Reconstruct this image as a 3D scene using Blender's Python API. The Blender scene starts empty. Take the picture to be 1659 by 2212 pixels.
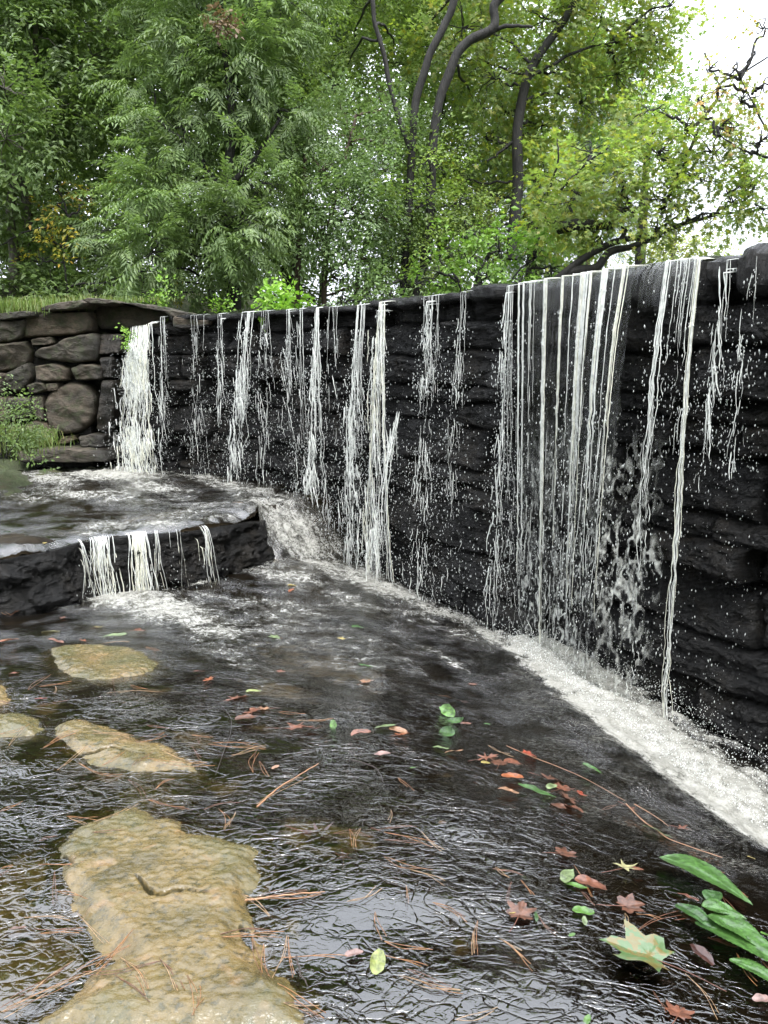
import bpy, math, random
import numpy as np
R = math.radians
rng = np.random.default_rng(7); random.seed(7)
sc = bpy.context.scene
# ------------------------------------------------------------ camera, sky, sun, exposure
PITCH = R(11.1); F = 1661.0; CX, CY = 829.5, 1106.0; CAMZ = 1.5
cam_d = bpy.data.cameras.new('camera'); cam = bpy.data.objects.new('camera', cam_d)
sc.collection.objects.link(cam); sc.camera = cam
cam.location = (0, 0, CAMZ); cam.rotation_euler = (R(90) - PITCH, 0, 0)
cam_d.sensor_fit = 'VERTICAL'; cam_d.sensor_height = 24.0; cam_d.lens = 24.0 * F / 2212.0
cam_d.clip_start = 0.05; cam_d.clip_end = 2000
SUN_EL, SUN_AZ = R(62), R(160)
w = bpy.data.worlds.new('World'); sc.world = w; w.use_nodes = True
nt = w.node_tree; bg = nt.nodes['Background']
sky = nt.nodes.new('ShaderNodeTexSky'); sky.sky_type = 'NISHITA'; sky.sun_disc = False
sky.sun_elevation = SUN_EL; sky.sun_rotation = SUN_AZ; sky.dust_density = 6.0; sky.air_density = 1.2; sky.ozone_density = 1.0
hsv = nt.nodes.new('ShaderNodeHueSaturation'); hsv.inputs['Saturation'].default_value = 0.12
mixc = nt.nodes.new('ShaderNodeMix'); mixc.data_type = 'RGBA'; mixc.inputs[0].default_value = 0.65
mixc.inputs[7].default_value = (9.2, 9.8, 10.8, 1)      # thick white overcast
nt.links.new(sky.outputs[0], hsv.inputs['Color']); nt.links.new(hsv.outputs[0], mixc.inputs[6])
tcd = nt.nodes.new('ShaderNodeTexCoord'); sx = nt.nodes.new('ShaderNodeSeparateXYZ'); nt.links.new(tcd.outputs['Generated'], sx.inputs[0])
cie = nt.nodes.new('ShaderNodeMapRange'); nt.links.new(sx.outputs[2], cie.inputs[0]); cie.inputs[3].default_value = .62; cie.inputs[4].default_value = 1.75   # overcast sky: zenith nearly three times the horizon
vm = nt.nodes.new('ShaderNodeVectorMath'); vm.operation = 'SCALE'; nt.links.new(mixc.outputs[2], vm.inputs[0]); nt.links.new(cie.outputs[0], vm.inputs['Scale'])
nt.links.new(vm.outputs[0], bg.inputs[0]); bg.inputs[1].default_value = 0.15
sun_d = bpy.data.lights.new('sun', 'SUN'); sun_d.energy = 0.9; sun_d.angle = R(25); sun_d.color = (1, .97, .92)
sun = bpy.data.objects.new('sun', sun_d); sc.collection.objects.link(sun)
sun.rotation_euler = (R(90) - SUN_EL, 0, R(180) - SUN_AZ)
vs = sc.view_settings; vs.view_transform = 'Standard'; vs.look = 'None'; vs.gamma = 1.0; vs.exposure = 1.3
sc.cycles.max_bounces = 7; sc.cycles.transparent_max_bounces = 14; sc.cycles.diffuse_bounces = 4
sc.cycles.glossy_bounces = 3; sc.cycles.transmission_bounces = 4
sc.cycles.caustics_reflective = False; sc.cycles.caustics_refractive = False
sc.cycles.sample_clamp_indirect = 6.0
# ------------------------------------------------------------ projection helpers (photo pixel -> world)
cp, sp = math.cos(PITCH), math.sin(PITCH)
def ray(x, y):
    X = (x - CX) / F; U = (CY - y) / F
    return np.array([X, cp + U * sp, U * cp - sp])
def at_y(x, y, Y):
    d = ray(x, y); k = Y / d[1]; return np.array([d[0] * k, Y, CAMZ + d[2] * k])
def at_z(x, y, z):
    d = ray(x, y); k = (z - CAMZ) / d[2]; return np.array([d[0] * k, d[1] * k, z])
# ------------------------------------------------------------ numpy noise
_perm = rng.permutation(256); _perm = np.concatenate([_perm, _perm, _perm])
_g = rng.normal(size=(256, 3)); _g /= np.linalg.norm(_g, axis=1)[:, None]
def pn(x, y, z=0.0):
    x, y, z = np.broadcast_arrays(np.asarray(x, float), np.asarray(y, float), np.asarray(z, float))
    xi, yi, zi = np.floor(x).astype(int), np.floor(y).astype(int), np.floor(z).astype(int)
    xf, yf, zf = x - xi, y - yi, z - zi
    u, v, t = [a * a * a * (a * (a * 6 - 15) + 10) for a in (xf, yf, zf)]
    xi &= 255; yi &= 255; zi &= 255
    def gr(a, b, c):
        g = _g[_perm[_perm[_perm[(xi + a) & 255] + ((yi + b) & 255)] + ((zi + c) & 255)]]
        return g[..., 0] * (xf - a) + g[..., 1] * (yf - b) + g[..., 2] * (zf - c)
    def L(a, b, k): return a + (b - a) * k
    x00 = L(gr(0,0,0), gr(1,0,0), u); x10 = L(gr(0,1,0), gr(1,1,0), u)
    x01 = L(gr(0,0,1), gr(1,0,1), u); x11 = L(gr(0,1,1), gr(1,1,1), u)
    return L(L(x00, x10, v), L(x01, x11, v), t) * 1.5
def fbm(x, y, z=0.0, o=4, g=.5, l=2.03):
    s = 0; a = 1; f = 1
    for i in range(o):
        s = s + a * pn(np.asarray(x) * f + 13.7 * i, np.asarray(y) * f + 7.1 * i, np.asarray(z) * f + 3.3 * i); a *= g; f *= l
    return s
def sst(a, b, x):
    t = np.clip((x - a) / (b - a), 0, 1); return t * t * (3 - 2 * t)
def seg_dist(P, poly, closed=False):
    """distance from points P (n,2) to polyline, and the parameter/side of the nearest piece"""
    poly = np.asarray(poly, float)
    A = poly if closed else poly[:-1]; B = np.roll(poly, -1, 0) if closed else poly[1:]
    best = np.full(len(P), 1e9); side = np.zeros(len(P)); par = np.zeros(len(P))
    for i, (a, b) in enumerate(zip(A, B)):
        ab = b - a; t = np.clip(((P - a) @ ab) / (ab @ ab), 0, 1)
        q = a + t[:, None] * ab; d = np.hypot(*(P - q).T)
        cr = ab[0] * (P[:, 1] - a[1]) - ab[1] * (P[:, 0] - a[0])
        m = d < best; best[m] = d[m]; side[m] = np.sign(cr[m]); par[m] = i + t[m]
    return best, side, par
def inside(P, poly):
    poly = np.asarray(poly, float); c = np.zeros(len(P), bool)
    x, y = P[:, 0], P[:, 1]; n = len(poly)
    for i in range(n):
        x0, y0 = poly[i]; x1, y1 = poly[(i + 1) % n]
        if y0 == y1: continue
        m = ((y0 > y) != (y1 > y)) & (x < (x1 - x0) * (y - y0) / (y1 - y0) + x0); c ^= m
    return c
def smooth_poly(P, n=64):
    P = np.asarray(P, float); Q = P
    for _ in range(2):
        N = np.roll(Q, -1, 0); Q = np.stack([Q * .78 + N * .22, Q * .22 + N * .78], 1).reshape(-1, Q.shape[1])
    d = np.linalg.norm(np.roll(Q, -1, 0) - Q, axis=1); s = np.concatenate([[0], np.cumsum(d)])
    QQ = np.vstack([Q, Q[:1]]); t = np.linspace(0, s[-1], n, endpoint=False)
    return np.stack([np.interp(t, s, QQ[:, k]) for k in range(Q.shape[1])], 1)
# ------------------------------------------------------------ mesh helpers
def mesh_from(name, V, Fc, smooth=True):
    """V (n,3); Fc: (m,3|4) array or list of arrays with constant width"""
    V = np.asarray(V, np.float32)
    if not isinstance(Fc, list): Fc = [Fc]
    Fc = [np.asarray(f, np.int32) for f in Fc if len(f)]
    me = bpy.data.meshes.new(name); me.vertices.add(len(V)); me.vertices.foreach_set('co', V.ravel())
    idx = np.concatenate([f.ravel() for f in Fc]); tot = np.concatenate([np.full(len(f), f.shape[1], np.int32) for f in Fc])
    st = np.concatenate([[0], np.cumsum(tot)[:-1]]).astype(np.int32)
    me.loops.add(len(idx)); me.loops.foreach_set('vertex_index', idx)
    me.polygons.add(len(tot)); me.polygons.foreach_set('loop_start', st); me.polygons.foreach_set('loop_total', tot)
    me.polygons.foreach_set('use_smooth', np.full(len(tot), bool(smooth)))
    me.update(calc_edges=True); return me
def attr(me, name, vals):
    a = me.attributes.new(name, 'FLOAT', 'POINT'); a.data.foreach_set('value', np.asarray(vals, np.float32))
def obj(name, me, mat, parent=None):
    o = bpy.data.objects.new(name, me); sc.collection.objects.link(o)
    if mat is not None and not me.materials: me.materials.append(mat)
    if parent is not None: o.parent = parent; o.matrix_parent_inverse = parent.matrix_world.inverted()
    return o
def empty(name, loc=(0, 0, 0)):
    o = bpy.data.objects.new(name, None); sc.collection.objects.link(o); o.location = loc
    o.matrix_world.translation = loc; o.empty_display_size = .1; return o
def tag(o, label=None, cat=None, group=None, kind=None):
    if label: o['label'] = label
    if cat: o['category'] = cat
    if group: o['group'] = group
    if kind: o['kind'] = kind
    return o
def gridfaces(nr, nc, mask=None, off=0):
    i = np.arange(nr - 1)[:, None] * nc + np.arange(nc - 1)[None]
    f = np.stack([i, i + 1, i + nc + 1, i + nc], -1).reshape(-1, 4) + off
    return f if mask is None else f[mask.ravel()]
def compact(V, Fc, *attrs):
    used = np.zeros(len(V), bool); used[Fc.ravel()] = True
    m = np.cumsum(used) - 1
    return (V[used], m[Fc]) + tuple(a[used] for a in attrs)
class Tubes:
    def __init__(s): s.V = []; s.F = []; s.n = 0
    def add(s, path, rad, k=6, flat=1.0, cap=True):
        path = np.asarray(path, float); n = len(path); rad = np.broadcast_to(np.asarray(rad, float), (n,))
        T = np.gradient(path, axis=0); T /= np.linalg.norm(T, axis=1)[:, None] + 1e-9
        ref = np.array([.13, 1., .07]) if abs(T[:, 2]).mean() > .6 else np.array([0., 0., 1.])
        A = np.cross(T, ref); A /= np.linalg.norm(A, axis=1)[:, None] + 1e-9; B = np.cross(T, A)
        th = np.arange(k) / k * 2 * np.pi
        V = path[:, None] + rad[:, None, None] * (np.cos(th)[None, :, None] * A[:, None] + flat * np.sin(th)[None, :, None] * B[:, None])
        i = np.arange(n - 1)[:, None] * k + np.arange(k)[None]; j = np.arange(n - 1)[:, None] * k + (np.arange(k) + 1)[None] % k
        s.V.append(V.reshape(-1, 3)); s.F.append(np.stack([i, j, j + k, i + k], -1).reshape(-1, 4) + s.n); s.n += n * k
    def mesh(s, name): return mesh_from(name, np.vstack(s.V), np.vstack(s.F))
def catmull(P, n):
    P = np.asarray(P, float); P = np.vstack([2 * P[0] - P[1], P, 2 * P[-1] - P[-2]])
    t = np.linspace(0, len(P) - 3 - 1e-6, n); i = t.astype(int); f = (t - i)[:, None]
    a, b, c, d = P[i], P[i + 1], P[i + 2], P[i + 3]
    return .5 * (2 * b + (c - a) * f + (2 * a - 5 * b + 4 * c - d) * f**2 + (3 * b - a - 3 * c + d) * f**3)
def obs_noise_path(P, n, amp, fr):
    Q = catmull(P, n); o = rng.uniform(0, 99); t = np.linspace(0, 1, n) * fr
    Q[:, 0] += amp * pn(t, o); Q[:, 1] += amp * pn(t, o + 9); Q[:, 2] += amp * pn(t, o + 17); return Q
# ------------------------------------------------------------ material helpers
class M_:
    def __init__(s, name):
        s.m = bpy.data.materials.new(name); s.m.use_nodes = True; s.t = s.m.node_tree; s.t.nodes.clear()
        s.out = s.t.nodes.new('ShaderNodeOutputMaterial')
    def n(s, typ, props=None, **inp):
        nd = s.t.nodes.new('ShaderNode' + typ)
        for k, v in (props or {}).items(): setattr(nd, k, v)
        for k, v in inp.items():
            k = int(k[1:]) if k[0] == '_' and k[1:].isdigit() else k.replace('_', ' ')
            s.set(nd.inputs[k], v)
        return nd
    def set(s, sock, v):
        if hasattr(v, 'bl_idname') and hasattr(v, 'outputs'): v = v.outputs[0]
        if isinstance(v, bpy.types.NodeSocket): s.t.links.new(v, sock)
        else: sock.default_value = v
    def noise(s, vec, scale, detail=4, rough=.55, dist=0.0):
        return s.n('TexNoise', Vector=vec, Scale=scale, Detail=detail, Roughness=rough, Distortion=dist).outputs['Fac']
    def ramp(s, fac, stops, interp='LINEAR'):
        r = s.n('ValToRGB', Fac=fac); e = r.color_ramp; e.interpolation = interp
        while len(e.elements) < len(stops): e.elements.new(.5)
        for el, (p, c) in zip(e.elements, stops):
            el.position = p; el.color = (c, c, c, 1) if isinstance(c, (int, float)) else (*c, 1)
        return r.outputs[0]
    def mix(s, f, a, b, blend='MIX'):
        nd = s.t.nodes.new('ShaderNodeMix'); nd.data_type = 'RGBA'; nd.blend_type = blend
        s.set(nd.inputs[0], f); s.set(nd.inputs[6], a if not isinstance(a, tuple) else (*a[:3], 1)); s.set(nd.inputs[7], b if not isinstance(b, tuple) else (*b[:3], 1))
        return nd.outputs[2]
    def math(s, op, a, b=0.0, clamp=False):
        nd = s.n('Math', {'operation': op, 'use_clamp': clamp}); s.set(nd.inputs[0], a); s.set(nd.inputs[1], b); return nd.outputs[0]
    def pos(s, scale=(1, 1, 1)):
        g = s.n('NewGeometry'); mp = s.n('Mapping', Vector=g.outputs['Position'], Scale=scale); return mp.outputs[0]
    def at(s, name): return s.n('Attribute', {'attribute_name': name}).outputs['Fac']
    def bump(s, h, strength=.5, dist=.01, normal=None):
        b = s.n('Bump', Height=h, Strength=strength, Distance=dist)
        if normal is not None: s.set(b.inputs['Normal'], normal)
        return b.outputs[0]
    def end(s, sh): s.set(s.out.inputs[0], sh); return s.m
# ------------------------------------------------------------ materials
def mat_wetrock():
    m = M_('wet_black_rock'); p = m.pos(); ps = m.pos((1, 1, 3.2))
    n1 = m.noise(p, 2.3, 6, .6); n2 = m.noise(ps, 26, 8, .68); n3 = m.noise(ps, 95, 4, .6)
    col = m.ramp(n1, [(.3, (.003, .003, .0035)), (.5, (.006, .0055, .005)), (.66, (.020, .016, .011)), (.8, (.010, .009, .007))])
    col = m.mix(m.ramp(n2, [(.4, 0.), (.75, .6)]), col, (.016, .015, .013))
    b = m.bump(n2, 1.0, .045); b = m.bump(n3, 1.0, .012, b)
    rg = m.ramp(n3, [(.35, .08), (.7, .26)])
    s = m.n('BsdfPrincipled', Base_Color=col, Roughness=rg, IOR=1.42, Normal=b); s.inputs['Specular IOR Level'].default_value = .5
    return m.end(s)
def mat_bedrock():
    m = M_('stream_bed_rock'); p = m.pos()
    tan = m.at('tan'); n = m.noise(p, 9, 6, .65); n2 = m.noise(p, 60, 6, .7)
    dark = m.ramp(m.noise(p, 3, 5, .6), [(.3, (.010, .008, .006)), (.6, (.028, .022, .014)), (.8, (.055, .042, .022))])
    t = m.ramp(m.math('ADD', tan, m.math('MULTIPLY', m.math('SUBTRACT', n, .5), 1.1)), [(.35, 0.), (.6, 1.)])
    tc = m.ramp(n2, [(.3, (.10, .08, .035)), (.55, (.18, .14, .065)), (.75, (.26, .21, .12))])
    col = m.mix(t, dark, tc)
    b = m.bump(n2, .6, .008)
    s = m.n('BsdfPrincipled', Base_Color=col, Roughness=.6, Normal=b); s.inputs['Specular IOR Level'].default_value = .08; return m.end(s)
def mat_tanrock():
    m = M_('tan_sandstone_wet'); p = m.pos(); n = m.noise(p, 4.5, 6, .6); n2 = m.noise(p, 38, 8, .7); n3 = m.noise(m.pos((1, 1.6, 1)), 120, 5, .65)
    col = m.ramp(n, [(.28, (.085, .070, .026)), (.42, (.15, .118, .046)), (.55, (.22, .165, .07)), (.66, (.27, .185, .095)), (.8, (.33, .27, .17))])
    col = m.mix(1.0, col, (.66, .61, .50), 'MULTIPLY'); col = m.mix(m.ramp(n2, [(.36, .85), (.5, 0.)]), col, (.035, .031, .014)); col = m.mix(m.ramp(m.noise(p, 2.6, 4, .6), [(.45, 0.), (.6, .45)]), col, (.055, .062, .022))
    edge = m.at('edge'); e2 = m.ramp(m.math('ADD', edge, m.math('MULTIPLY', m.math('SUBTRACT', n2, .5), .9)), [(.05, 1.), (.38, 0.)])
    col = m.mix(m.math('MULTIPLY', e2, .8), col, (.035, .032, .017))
    col = m.mix(m.ramp(m.noise(p, 7, 3, .5, 1.0), [(.62, 0.), (.7, .35)]), col, (.26, .15, .075))
    b = m.bump(n2, .5, .008); b = m.bump(n3, .6, .003, b)
    s = m.n('BsdfPrincipled', Base_Color=col, Roughness=m.ramp(n3, [(.3, .12), (.7, .35)]), IOR=1.5, Normal=b)
    ec = m.math('MULTIPLY', m.math('ADD', edge, .35, True), .7, True); m.set(s.inputs['Coat Weight'], ec); s.inputs['Coat Roughness'].default_value = .06; m.set(s.inputs['Specular IOR Level'], m.math('MULTIPLY', ec, .45)); m.set(s.inputs['Coat Normal'], m.bump(m.noise(m.pos((1, 1.7, 1)), 26, 3, .6), 1., .010))
    return m.end(s)
def mat_drystone():
    m = M_('dry_stacked_stone'); p = m.pos(); ps = m.pos((1, 1, 2.5)); oi = m.n('ObjectInfo').outputs['Random']
    n = m.noise(p, 5, 6, .62); n2 = m.noise(ps, 30, 7, .68)
    c1 = m.ramp(n, [(.3, (.034, .026, .016)), (.45, (.085, .062, .038)), (.6, (.14, .10, .064)), (.75, (.19, .16, .12))])
    c2 = m.ramp(n, [(.3, (.030, .027, .020)), (.55, (.075, .066, .052)), (.75, (.15, .12, .09))])
    col = m.mix(oi, c1, c2)
    col = m.mix(m.ramp(m.noise(p, 11, 5, .6), [(.5, 0.), (.64, .8)]), col, (.050, .060, .020)); col = m.mix(1.0, col, (.8, .8, .8), 'MULTIPLY')
    col = m.mix(m.ramp(n2, [(.3, .7), (.5, 0.)]), col, (.02, .017, .013))
    col = m.mix(m.math('MULTIPLY', m.at('wet'), .9), col, (.012, .011, .010))
    b = m.bump(n2, .9, .03)
    return m.end(m.n('BsdfPrincipled', Base_Color=col, Roughness=m.math('SUBTRACT', .62, m.math('MULTIPLY', m.at('wet'), .35)), Normal=b))
def mat_stream():
    """thin running water: see-through film with fresnel sky reflections; aerated foam where the water is broken"""
    m = M_('running_water'); p = m.pos(); fo = m.at('foam')
    na = m.noise(p, 16, 5, .62, .8); nb = m.noise(p, 70, 4, .65, .5); nc = m.noise(p, 4.5, 3, .5)
    pat = m.math('ADD', m.math('MULTIPLY', na, .50), m.math('ADD', m.math('MULTIPLY', nb, .45), m.math('MULTIPLY', nc, .25)))
    k = m.math('ADD', m.math('MULTIPLY', fo, 1.15), m.math('MULTIPLY', m.math('SUBTRACT', pat, .6), 3.2))
    k = m.ramp(k, [(.36, 0.), (.62, .5), (1.1, .95)])
    k = m.math('MULTIPLY', k, m.ramp(fo, [(.0, 0.), (.16, 1.)]))
    vo = m.n('TexVoronoi', Vector=p, Scale=75.0).outputs['Distance']          # single bubbles drifting on the film
    bub = m.math('MULTIPLY', m.ramp(vo, [(.10, 1.), (.2, 0.)]), m.ramp(m.math('ADD', m.math('MULTIPLY', fo, 1.2), m.math('MULTIPLY', na, .5)), [(.42, 0.), (.6, .8)]))
    k = m.math('MAXIMUM', k, bub)
    def crease(sc, st, dist, w_):
        n = m.noise(m.pos(st), sc, 1, .45, dist); d = m.math('ABSOLUTE', m.math('SUBTRACT', n, .5)); return m.ramp(d, [(0., 0.), (w_, .75), (w_ * 3, 1.)])
    near = m.math('ADD', m.math('MULTIPLY', crease(4.6, (1, 1.6, 1), 1.4, .022), 1.1), m.math('ADD', m.math('MULTIPLY', crease(10.5, (1, 1.7, 1), 1.0, .032), .65), m.math('MULTIPLY', crease(24, (1, 1.5, 1), .8, .05), .28)))
    sl = m.math('ADD', m.math('MULTIPLY', m.noise(m.n('Mapping', Vector=p, Rotation=(0, 0, R(38)), Scale=(9, 60, 20)).outputs[0], 1, 4, .65), 1.3), m.math('MULTIPLY', m.noise(p, 60, 4, .7), 1.1))
    hgt = m.n('Mix', Factor=m.at('slope'), _2=m.math('MULTIPLY', near, .27), _3=m.math('MULTIPLY', sl, .95)).outputs[0]
    b = m.bump(hgt, m.ramp(nc, [(.36, .22), (.60, 1.)]), .0125)
    gl = m.n('BsdfGlossy', Color=(1, 1, 1, 1), Roughness=.05, Normal=b)
    tr = m.n('BsdfTransparent', Color=(.66, .60, .47, 1))
    fr = m.n('Fresnel', IOR=1.95, Normal=b)
    film = m.n('MixShader', _0=fr.outputs[0], _1=tr, _2=gl)
    wh = m.n('BsdfPrincipled', Base_Color=m.ramp(m.math('ADD', m.math('MULTIPLY', na, .6), m.math('MULTIPLY', nb, .4)), [(.34, (.15, .147, .125)), (.47, (.28, .273, .24)), (.60, (.39, .382, .345))]), Roughness=.5, Normal=m.bump(nb, .6, .02))
    return m.end(m.n('MixShader', _0=k, _1=film, _2=wh))
def mat_fall(name, white, tint, clear=.25, streak=0.0):
    m = M_(name); p = m.pos((1, 1, .10 if streak else .8)); n = m.noise(p, 55 if streak else 30, 4, .6)
    b = m.bump(m.noise(m.pos((1, 1, .12)), 90, 2, .5), .35, .01)
    tr = m.n('BsdfTransparent', Color=(.93, .94, .92, 1))
    wh = m.n('BsdfPrincipled', Base_Color=(*tint, 1), Roughness=.12, Normal=b)
    wh.inputs['Specular IOR Level'].default_value = .7
    tl = m.n('BsdfTranslucent', Color=(*tint, 1)); wt = m.n('MixShader', _0=.35, _1=wh, _2=tl)
    f = m.ramp(n, [(.34, white * .7), (.55, white)]) if not streak else m.ramp(n, [(.45, 0.02), (.62, white * .55), (.74, white)])
    if streak:
        lc = m.ramp(m.noise(m.pos((1, 1, .6)), 34, 4, .65), [(.36, .15), (.6, 1.)])
        f = m.math('MAXIMUM', m.math('MULTIPLY', f, m.at('veil')), m.math('MULTIPLY', m.math('MULTIPLY', m.at('lace'), lc), .78))
    fr = m.n('Fresnel', IOR=1.33, Normal=b); gl = m.n('BsdfGlossy', Roughness=.05, Normal=b)
    base = m.n('MixShader', _0=fr.outputs[0], _1=tr, _2=gl)
    return m.end(m.n('MixShader', _0=f, _1=base, _2=wt))
def mat_leaf(name, cols, trans=.38, rough=.42, spec=.45):
    cols = [tuple(min(.6, v * k) for v, k in zip(c, (1.98, 1.88, 1.62))) for c in cols]
    m = M_(name); g = m.n('NewGeometry').outputs['Random Per Island']; p = m.pos()
    st = [(i / max(1, len(cols) - 1), c) for i, c in enumerate(cols)]
    col = m.ramp(g, st)
    big = m.ramp(m.noise(p, .9, 2, .5), [(.35, .72), (.65, 1.28)])
    col = m.mix(1.0, col, big, 'MULTIPLY')
    d = m.n('BsdfPrincipled', Base_Color=col, Roughness=rough); d.inputs['Specular IOR Level'].default_value = spec
    t = m.n('BsdfTranslucent', Color=m.mix(1.0, col, (1.15, 1.25, .65), 'MULTIPLY'))
    return m.end(m.n('MixShader', _0=trans, _1=d, _2=t))
def mat_bark(name, c1, c2):
    m = M_(name); p = m.pos((1, 1, .22)); n = m.noise(p, 22, 6, .65); n2 = m.noise(m.pos(), 3, 4)
    col = m.mix(m.ramp(n, [(.35, 0.), (.65, 1.)]), c1, c2)
    col = m.mix(m.ramp(n2, [(.5, 0.), (.8, .2)]), col, (.04, .045, .032))
    return m.end(m.n('BsdfPrincipled', Base_Color=col, Roughness=.75, Normal=m.bump(n, .9, .04)))
def mat_plain(name, col, rough=.5, trans=0, nz=.35, scale=30, bump=.2, coat=0):
    m = M_(name); n = m.noise(m.pos(), scale, 5, .6)
    c = m.mix(m.ramp(n, [(.3, 0.), (.7, 1.)]), tuple(v * (1 - nz) for v in col), tuple(min(1, v * (1 + nz)) for v in col))
    d = m.n('BsdfPrincipled', Base_Color=c, Roughness=rough, Normal=m.bump(n, bump, .004)); d.inputs['Coat Weight'].default_value = coat; d.inputs['Coat Roughness'].default_value = .08
    if trans: d = m.n('MixShader', _0=trans, _1=d, _2=m.n('BsdfTranslucent', Color=c))
    return m.end(d)
def mat_ground():
    m = M_('forest_floor'); p = m.pos(); n = m.noise(p, 2.2, 6, .65); n2 = m.noise(p, 25, 5, .6)
    col = m.ramp(n, [(.3, (.022, .02, .010)), (.5, (.035, .045, .015)), (.7, (.06, .045, .022))])
    col = m.mix(m.ramp(n2, [(.45, 0.), (.7, .6)]), col, (.05, .075, .02))
    return m.end(m.n('BsdfPrincipled', Base_Color=col, Roughness=.9, Normal=m.bump(n2, .8, .05)))
MR, MB, MT, MD, MS, MG = mat_wetrock(), mat_bedrock(), mat_tanrock(), mat_drystone(), mat_stream(), mat_ground()
MF = mat_fall('falling_water_bright', .9, (.97, .98, .95)); MFY = mat_fall('falling_water_cream', .9, (.98, .97, .86))  # tints paint in aerated water and the sky highlights refracted through clear strands
MFV = mat_fall('falling_water_veil', .55, (.80, .81, .76), streak=1.0)
MFD = mat_fall('water_drops', .62, (.88, .90, .88))
# ------------------------------------------------------------ terrain of the stream bed (heights through a thin plate)
ctl = [(829,2212,0),(0,2212,0),(1659,2212,-.06),(0,1900,-.02),(829,1900,-.02),(1450,2000,-.09),(1659,1930,-.20),(1250,1800,-.14),(829,1650,-.11),
       (300,1650,-.08),(0,1600,-.08),(1050,1550,-.34),(829,1450,-.34),(400,1450,-.2),(0,1400,-.22),(230,1290,-.35),(0,1312,-.32),(600,1300,-.44),
       (829,1280,-.57),(690,1190,-.55),(545,1200,-.34),(460,1240,-.37),(340,1262,-.36),(1000,1345,-.64),(1090,1400,-.60),(1200,1500,-.52),(1400,1650,-.46),(1659,1835,-.43)]
CW = [at_z(*c) for c in ctl] + [np.array(v, float) for v in [(-8,2,.1),(-8,8,.05),(7,0,-.5),(0,-4,.08),(4,2,-.6),(-4,-4,.1),(-6,12,0),(2,11,-.8),(6,5,-1)]]
CW = np.array(CW)
def _tp(r2): return .5 * r2 * np.log(r2 + 1e-6)
_n = len(CW); _K = _tp(((CW[:, None, :2] - CW[None, :, :2])**2).sum(-1)) + .02 * np.eye(_n)
_P = np.hstack([np.ones((_n, 1)), CW[:, :2]]); _A = np.block([[_K, _P], [_P.T, np.zeros((3, 3))]])
_w = np.linalg.solve(_A, np.concatenate([CW[:, 2], np.zeros(3)]))
def zbase(P):
    P = np.asarray(P, float).reshape(-1, 2); out = np.empty(len(P))
    for i in range(0, len(P), 40000):
        Q = P[i:i + 40000]; out[i:i + 40000] = _tp(((Q[:, None] - CW[None, :, :2])**2).sum(-1)) @ _w[:_n] + _w[_n] + Q @ _w[_n + 1:]
    return out
lip = np.array([at_z(1000,1350,-.64)[:2], at_z(1090,1400,-.60)[:2], at_z(1200,1500,-.52)[:2], at_z(1400,1650,-.46)[:2], at_z(1659,1835,-.43)[:2], (2.25,2.15), (3.4,1.2)])
def chan(P):
    """signed distance past the lip towards the wall, and position along it"""
    d, s, t = seg_dist(P, lip); return np.where(s > 0, d, -d), t
def zwater(P, full=False):
    P = np.asarray(P, float).reshape(-1, 2); z = zbase(P); d, t = chan(P)
    z = np.maximum(z, -1.2)
    drop = np.interp(t, [0, 1, 2, 3, 4, 5], [.0, .06, .14, .22, .34, .45])
    lz = np.interp(t, [0, 1, 2, 3, 4, 5, 6], [-.64, -.60, -.52, -.46, -.43, -.55, -.8])
    k = sst(-.05, .42, d); zc = lz - drop
    z = z * (1 - k) + zc * k
    return (z, d, t) if full else z
def at_surf(x, y):
    z = -.1
    for _ in range(14):
        p = at_z(x, y, z); z = .5 * z + .5 * zwater(p[None, :2])[0]
    return at_z(x, y, z)
# perspective-friendly polar grid round the viewer, wide enough to look right from the side too
rows = .55 * np.exp(np.arange(0, 3.05, .0034)); cols = np.arange(-1.15, 1.05, .0034)
U_, Y_ = np.meshgrid(cols, rows); GX = U_ * (Y_ + .3); GY = Y_.copy(); GP = np.stack([GX.ravel(), GY.ravel()], 1)
gz, gd, gt = zwater(GP, True)
# the wall in plan: image column -> distance
_wc = [(-60, 12.6), (230, 10.2), (470, 9.4), (800, 8.0), (1100, 6.15), (1400, 5.0), (1659, 4.3), (2100, 3.47), (2700, 2.75)]
def wallplan(px):
    px = np.asarray(px, float); Y = 1 / np.interp(px, [a for a, b in _wc], [1 / b for a, b in _wc]); U = (CY - 780) / F
    return np.stack([(px - CX) / F / (cp + U * sp) * Y, Y], -1)
wp = wallplan(np.linspace(225, 2700, 400)); _d = np.concatenate([[0], np.cumsum(np.linalg.norm(np.diff(wp, axis=0), axis=1))])
WL = _d[-1]; _wpx = np.linspace(225, 2700, 400)
for _ in range(3): wp[1:-1] = .25 * wp[:-2] + .5 * wp[1:-1] + .25 * wp[2:]
def W_at(s): return np.stack([np.interp(s, _d, wp[:, 0]), np.interp(s, _d, wp[:, 1])], -1)
def S_of(px): return np.interp(px, _wpx, _d)
def W_n(s):
    t = W_at(np.asarray(s) + .15) - W_at(np.asarray(s) - .15); t /= np.linalg.norm(t, axis=-1)[..., None]
    return np.stack([t[..., 1], -t[..., 0]], -1)             # towards the viewer
def crest(s):
    return np.interp(s, S_of(np.array([225, 300, 345, 375, 470, 800, 1130, 1200, 1450, 1525, 1550, 1659, 2700])), [1.90, 1.90, 1.93, 2.03, 2.04, 2.05, 2.055, 2.065, 2.08, 2.08, 2.06, 2.07, 2.07])
def proj(x, y, z):
    dz = z - CAMZ; f = y * cp - dz * sp; u = y * sp + dz * cp; f = np.maximum(f, .05)
    return CX + F * x / f, CY - F * u / f
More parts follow.
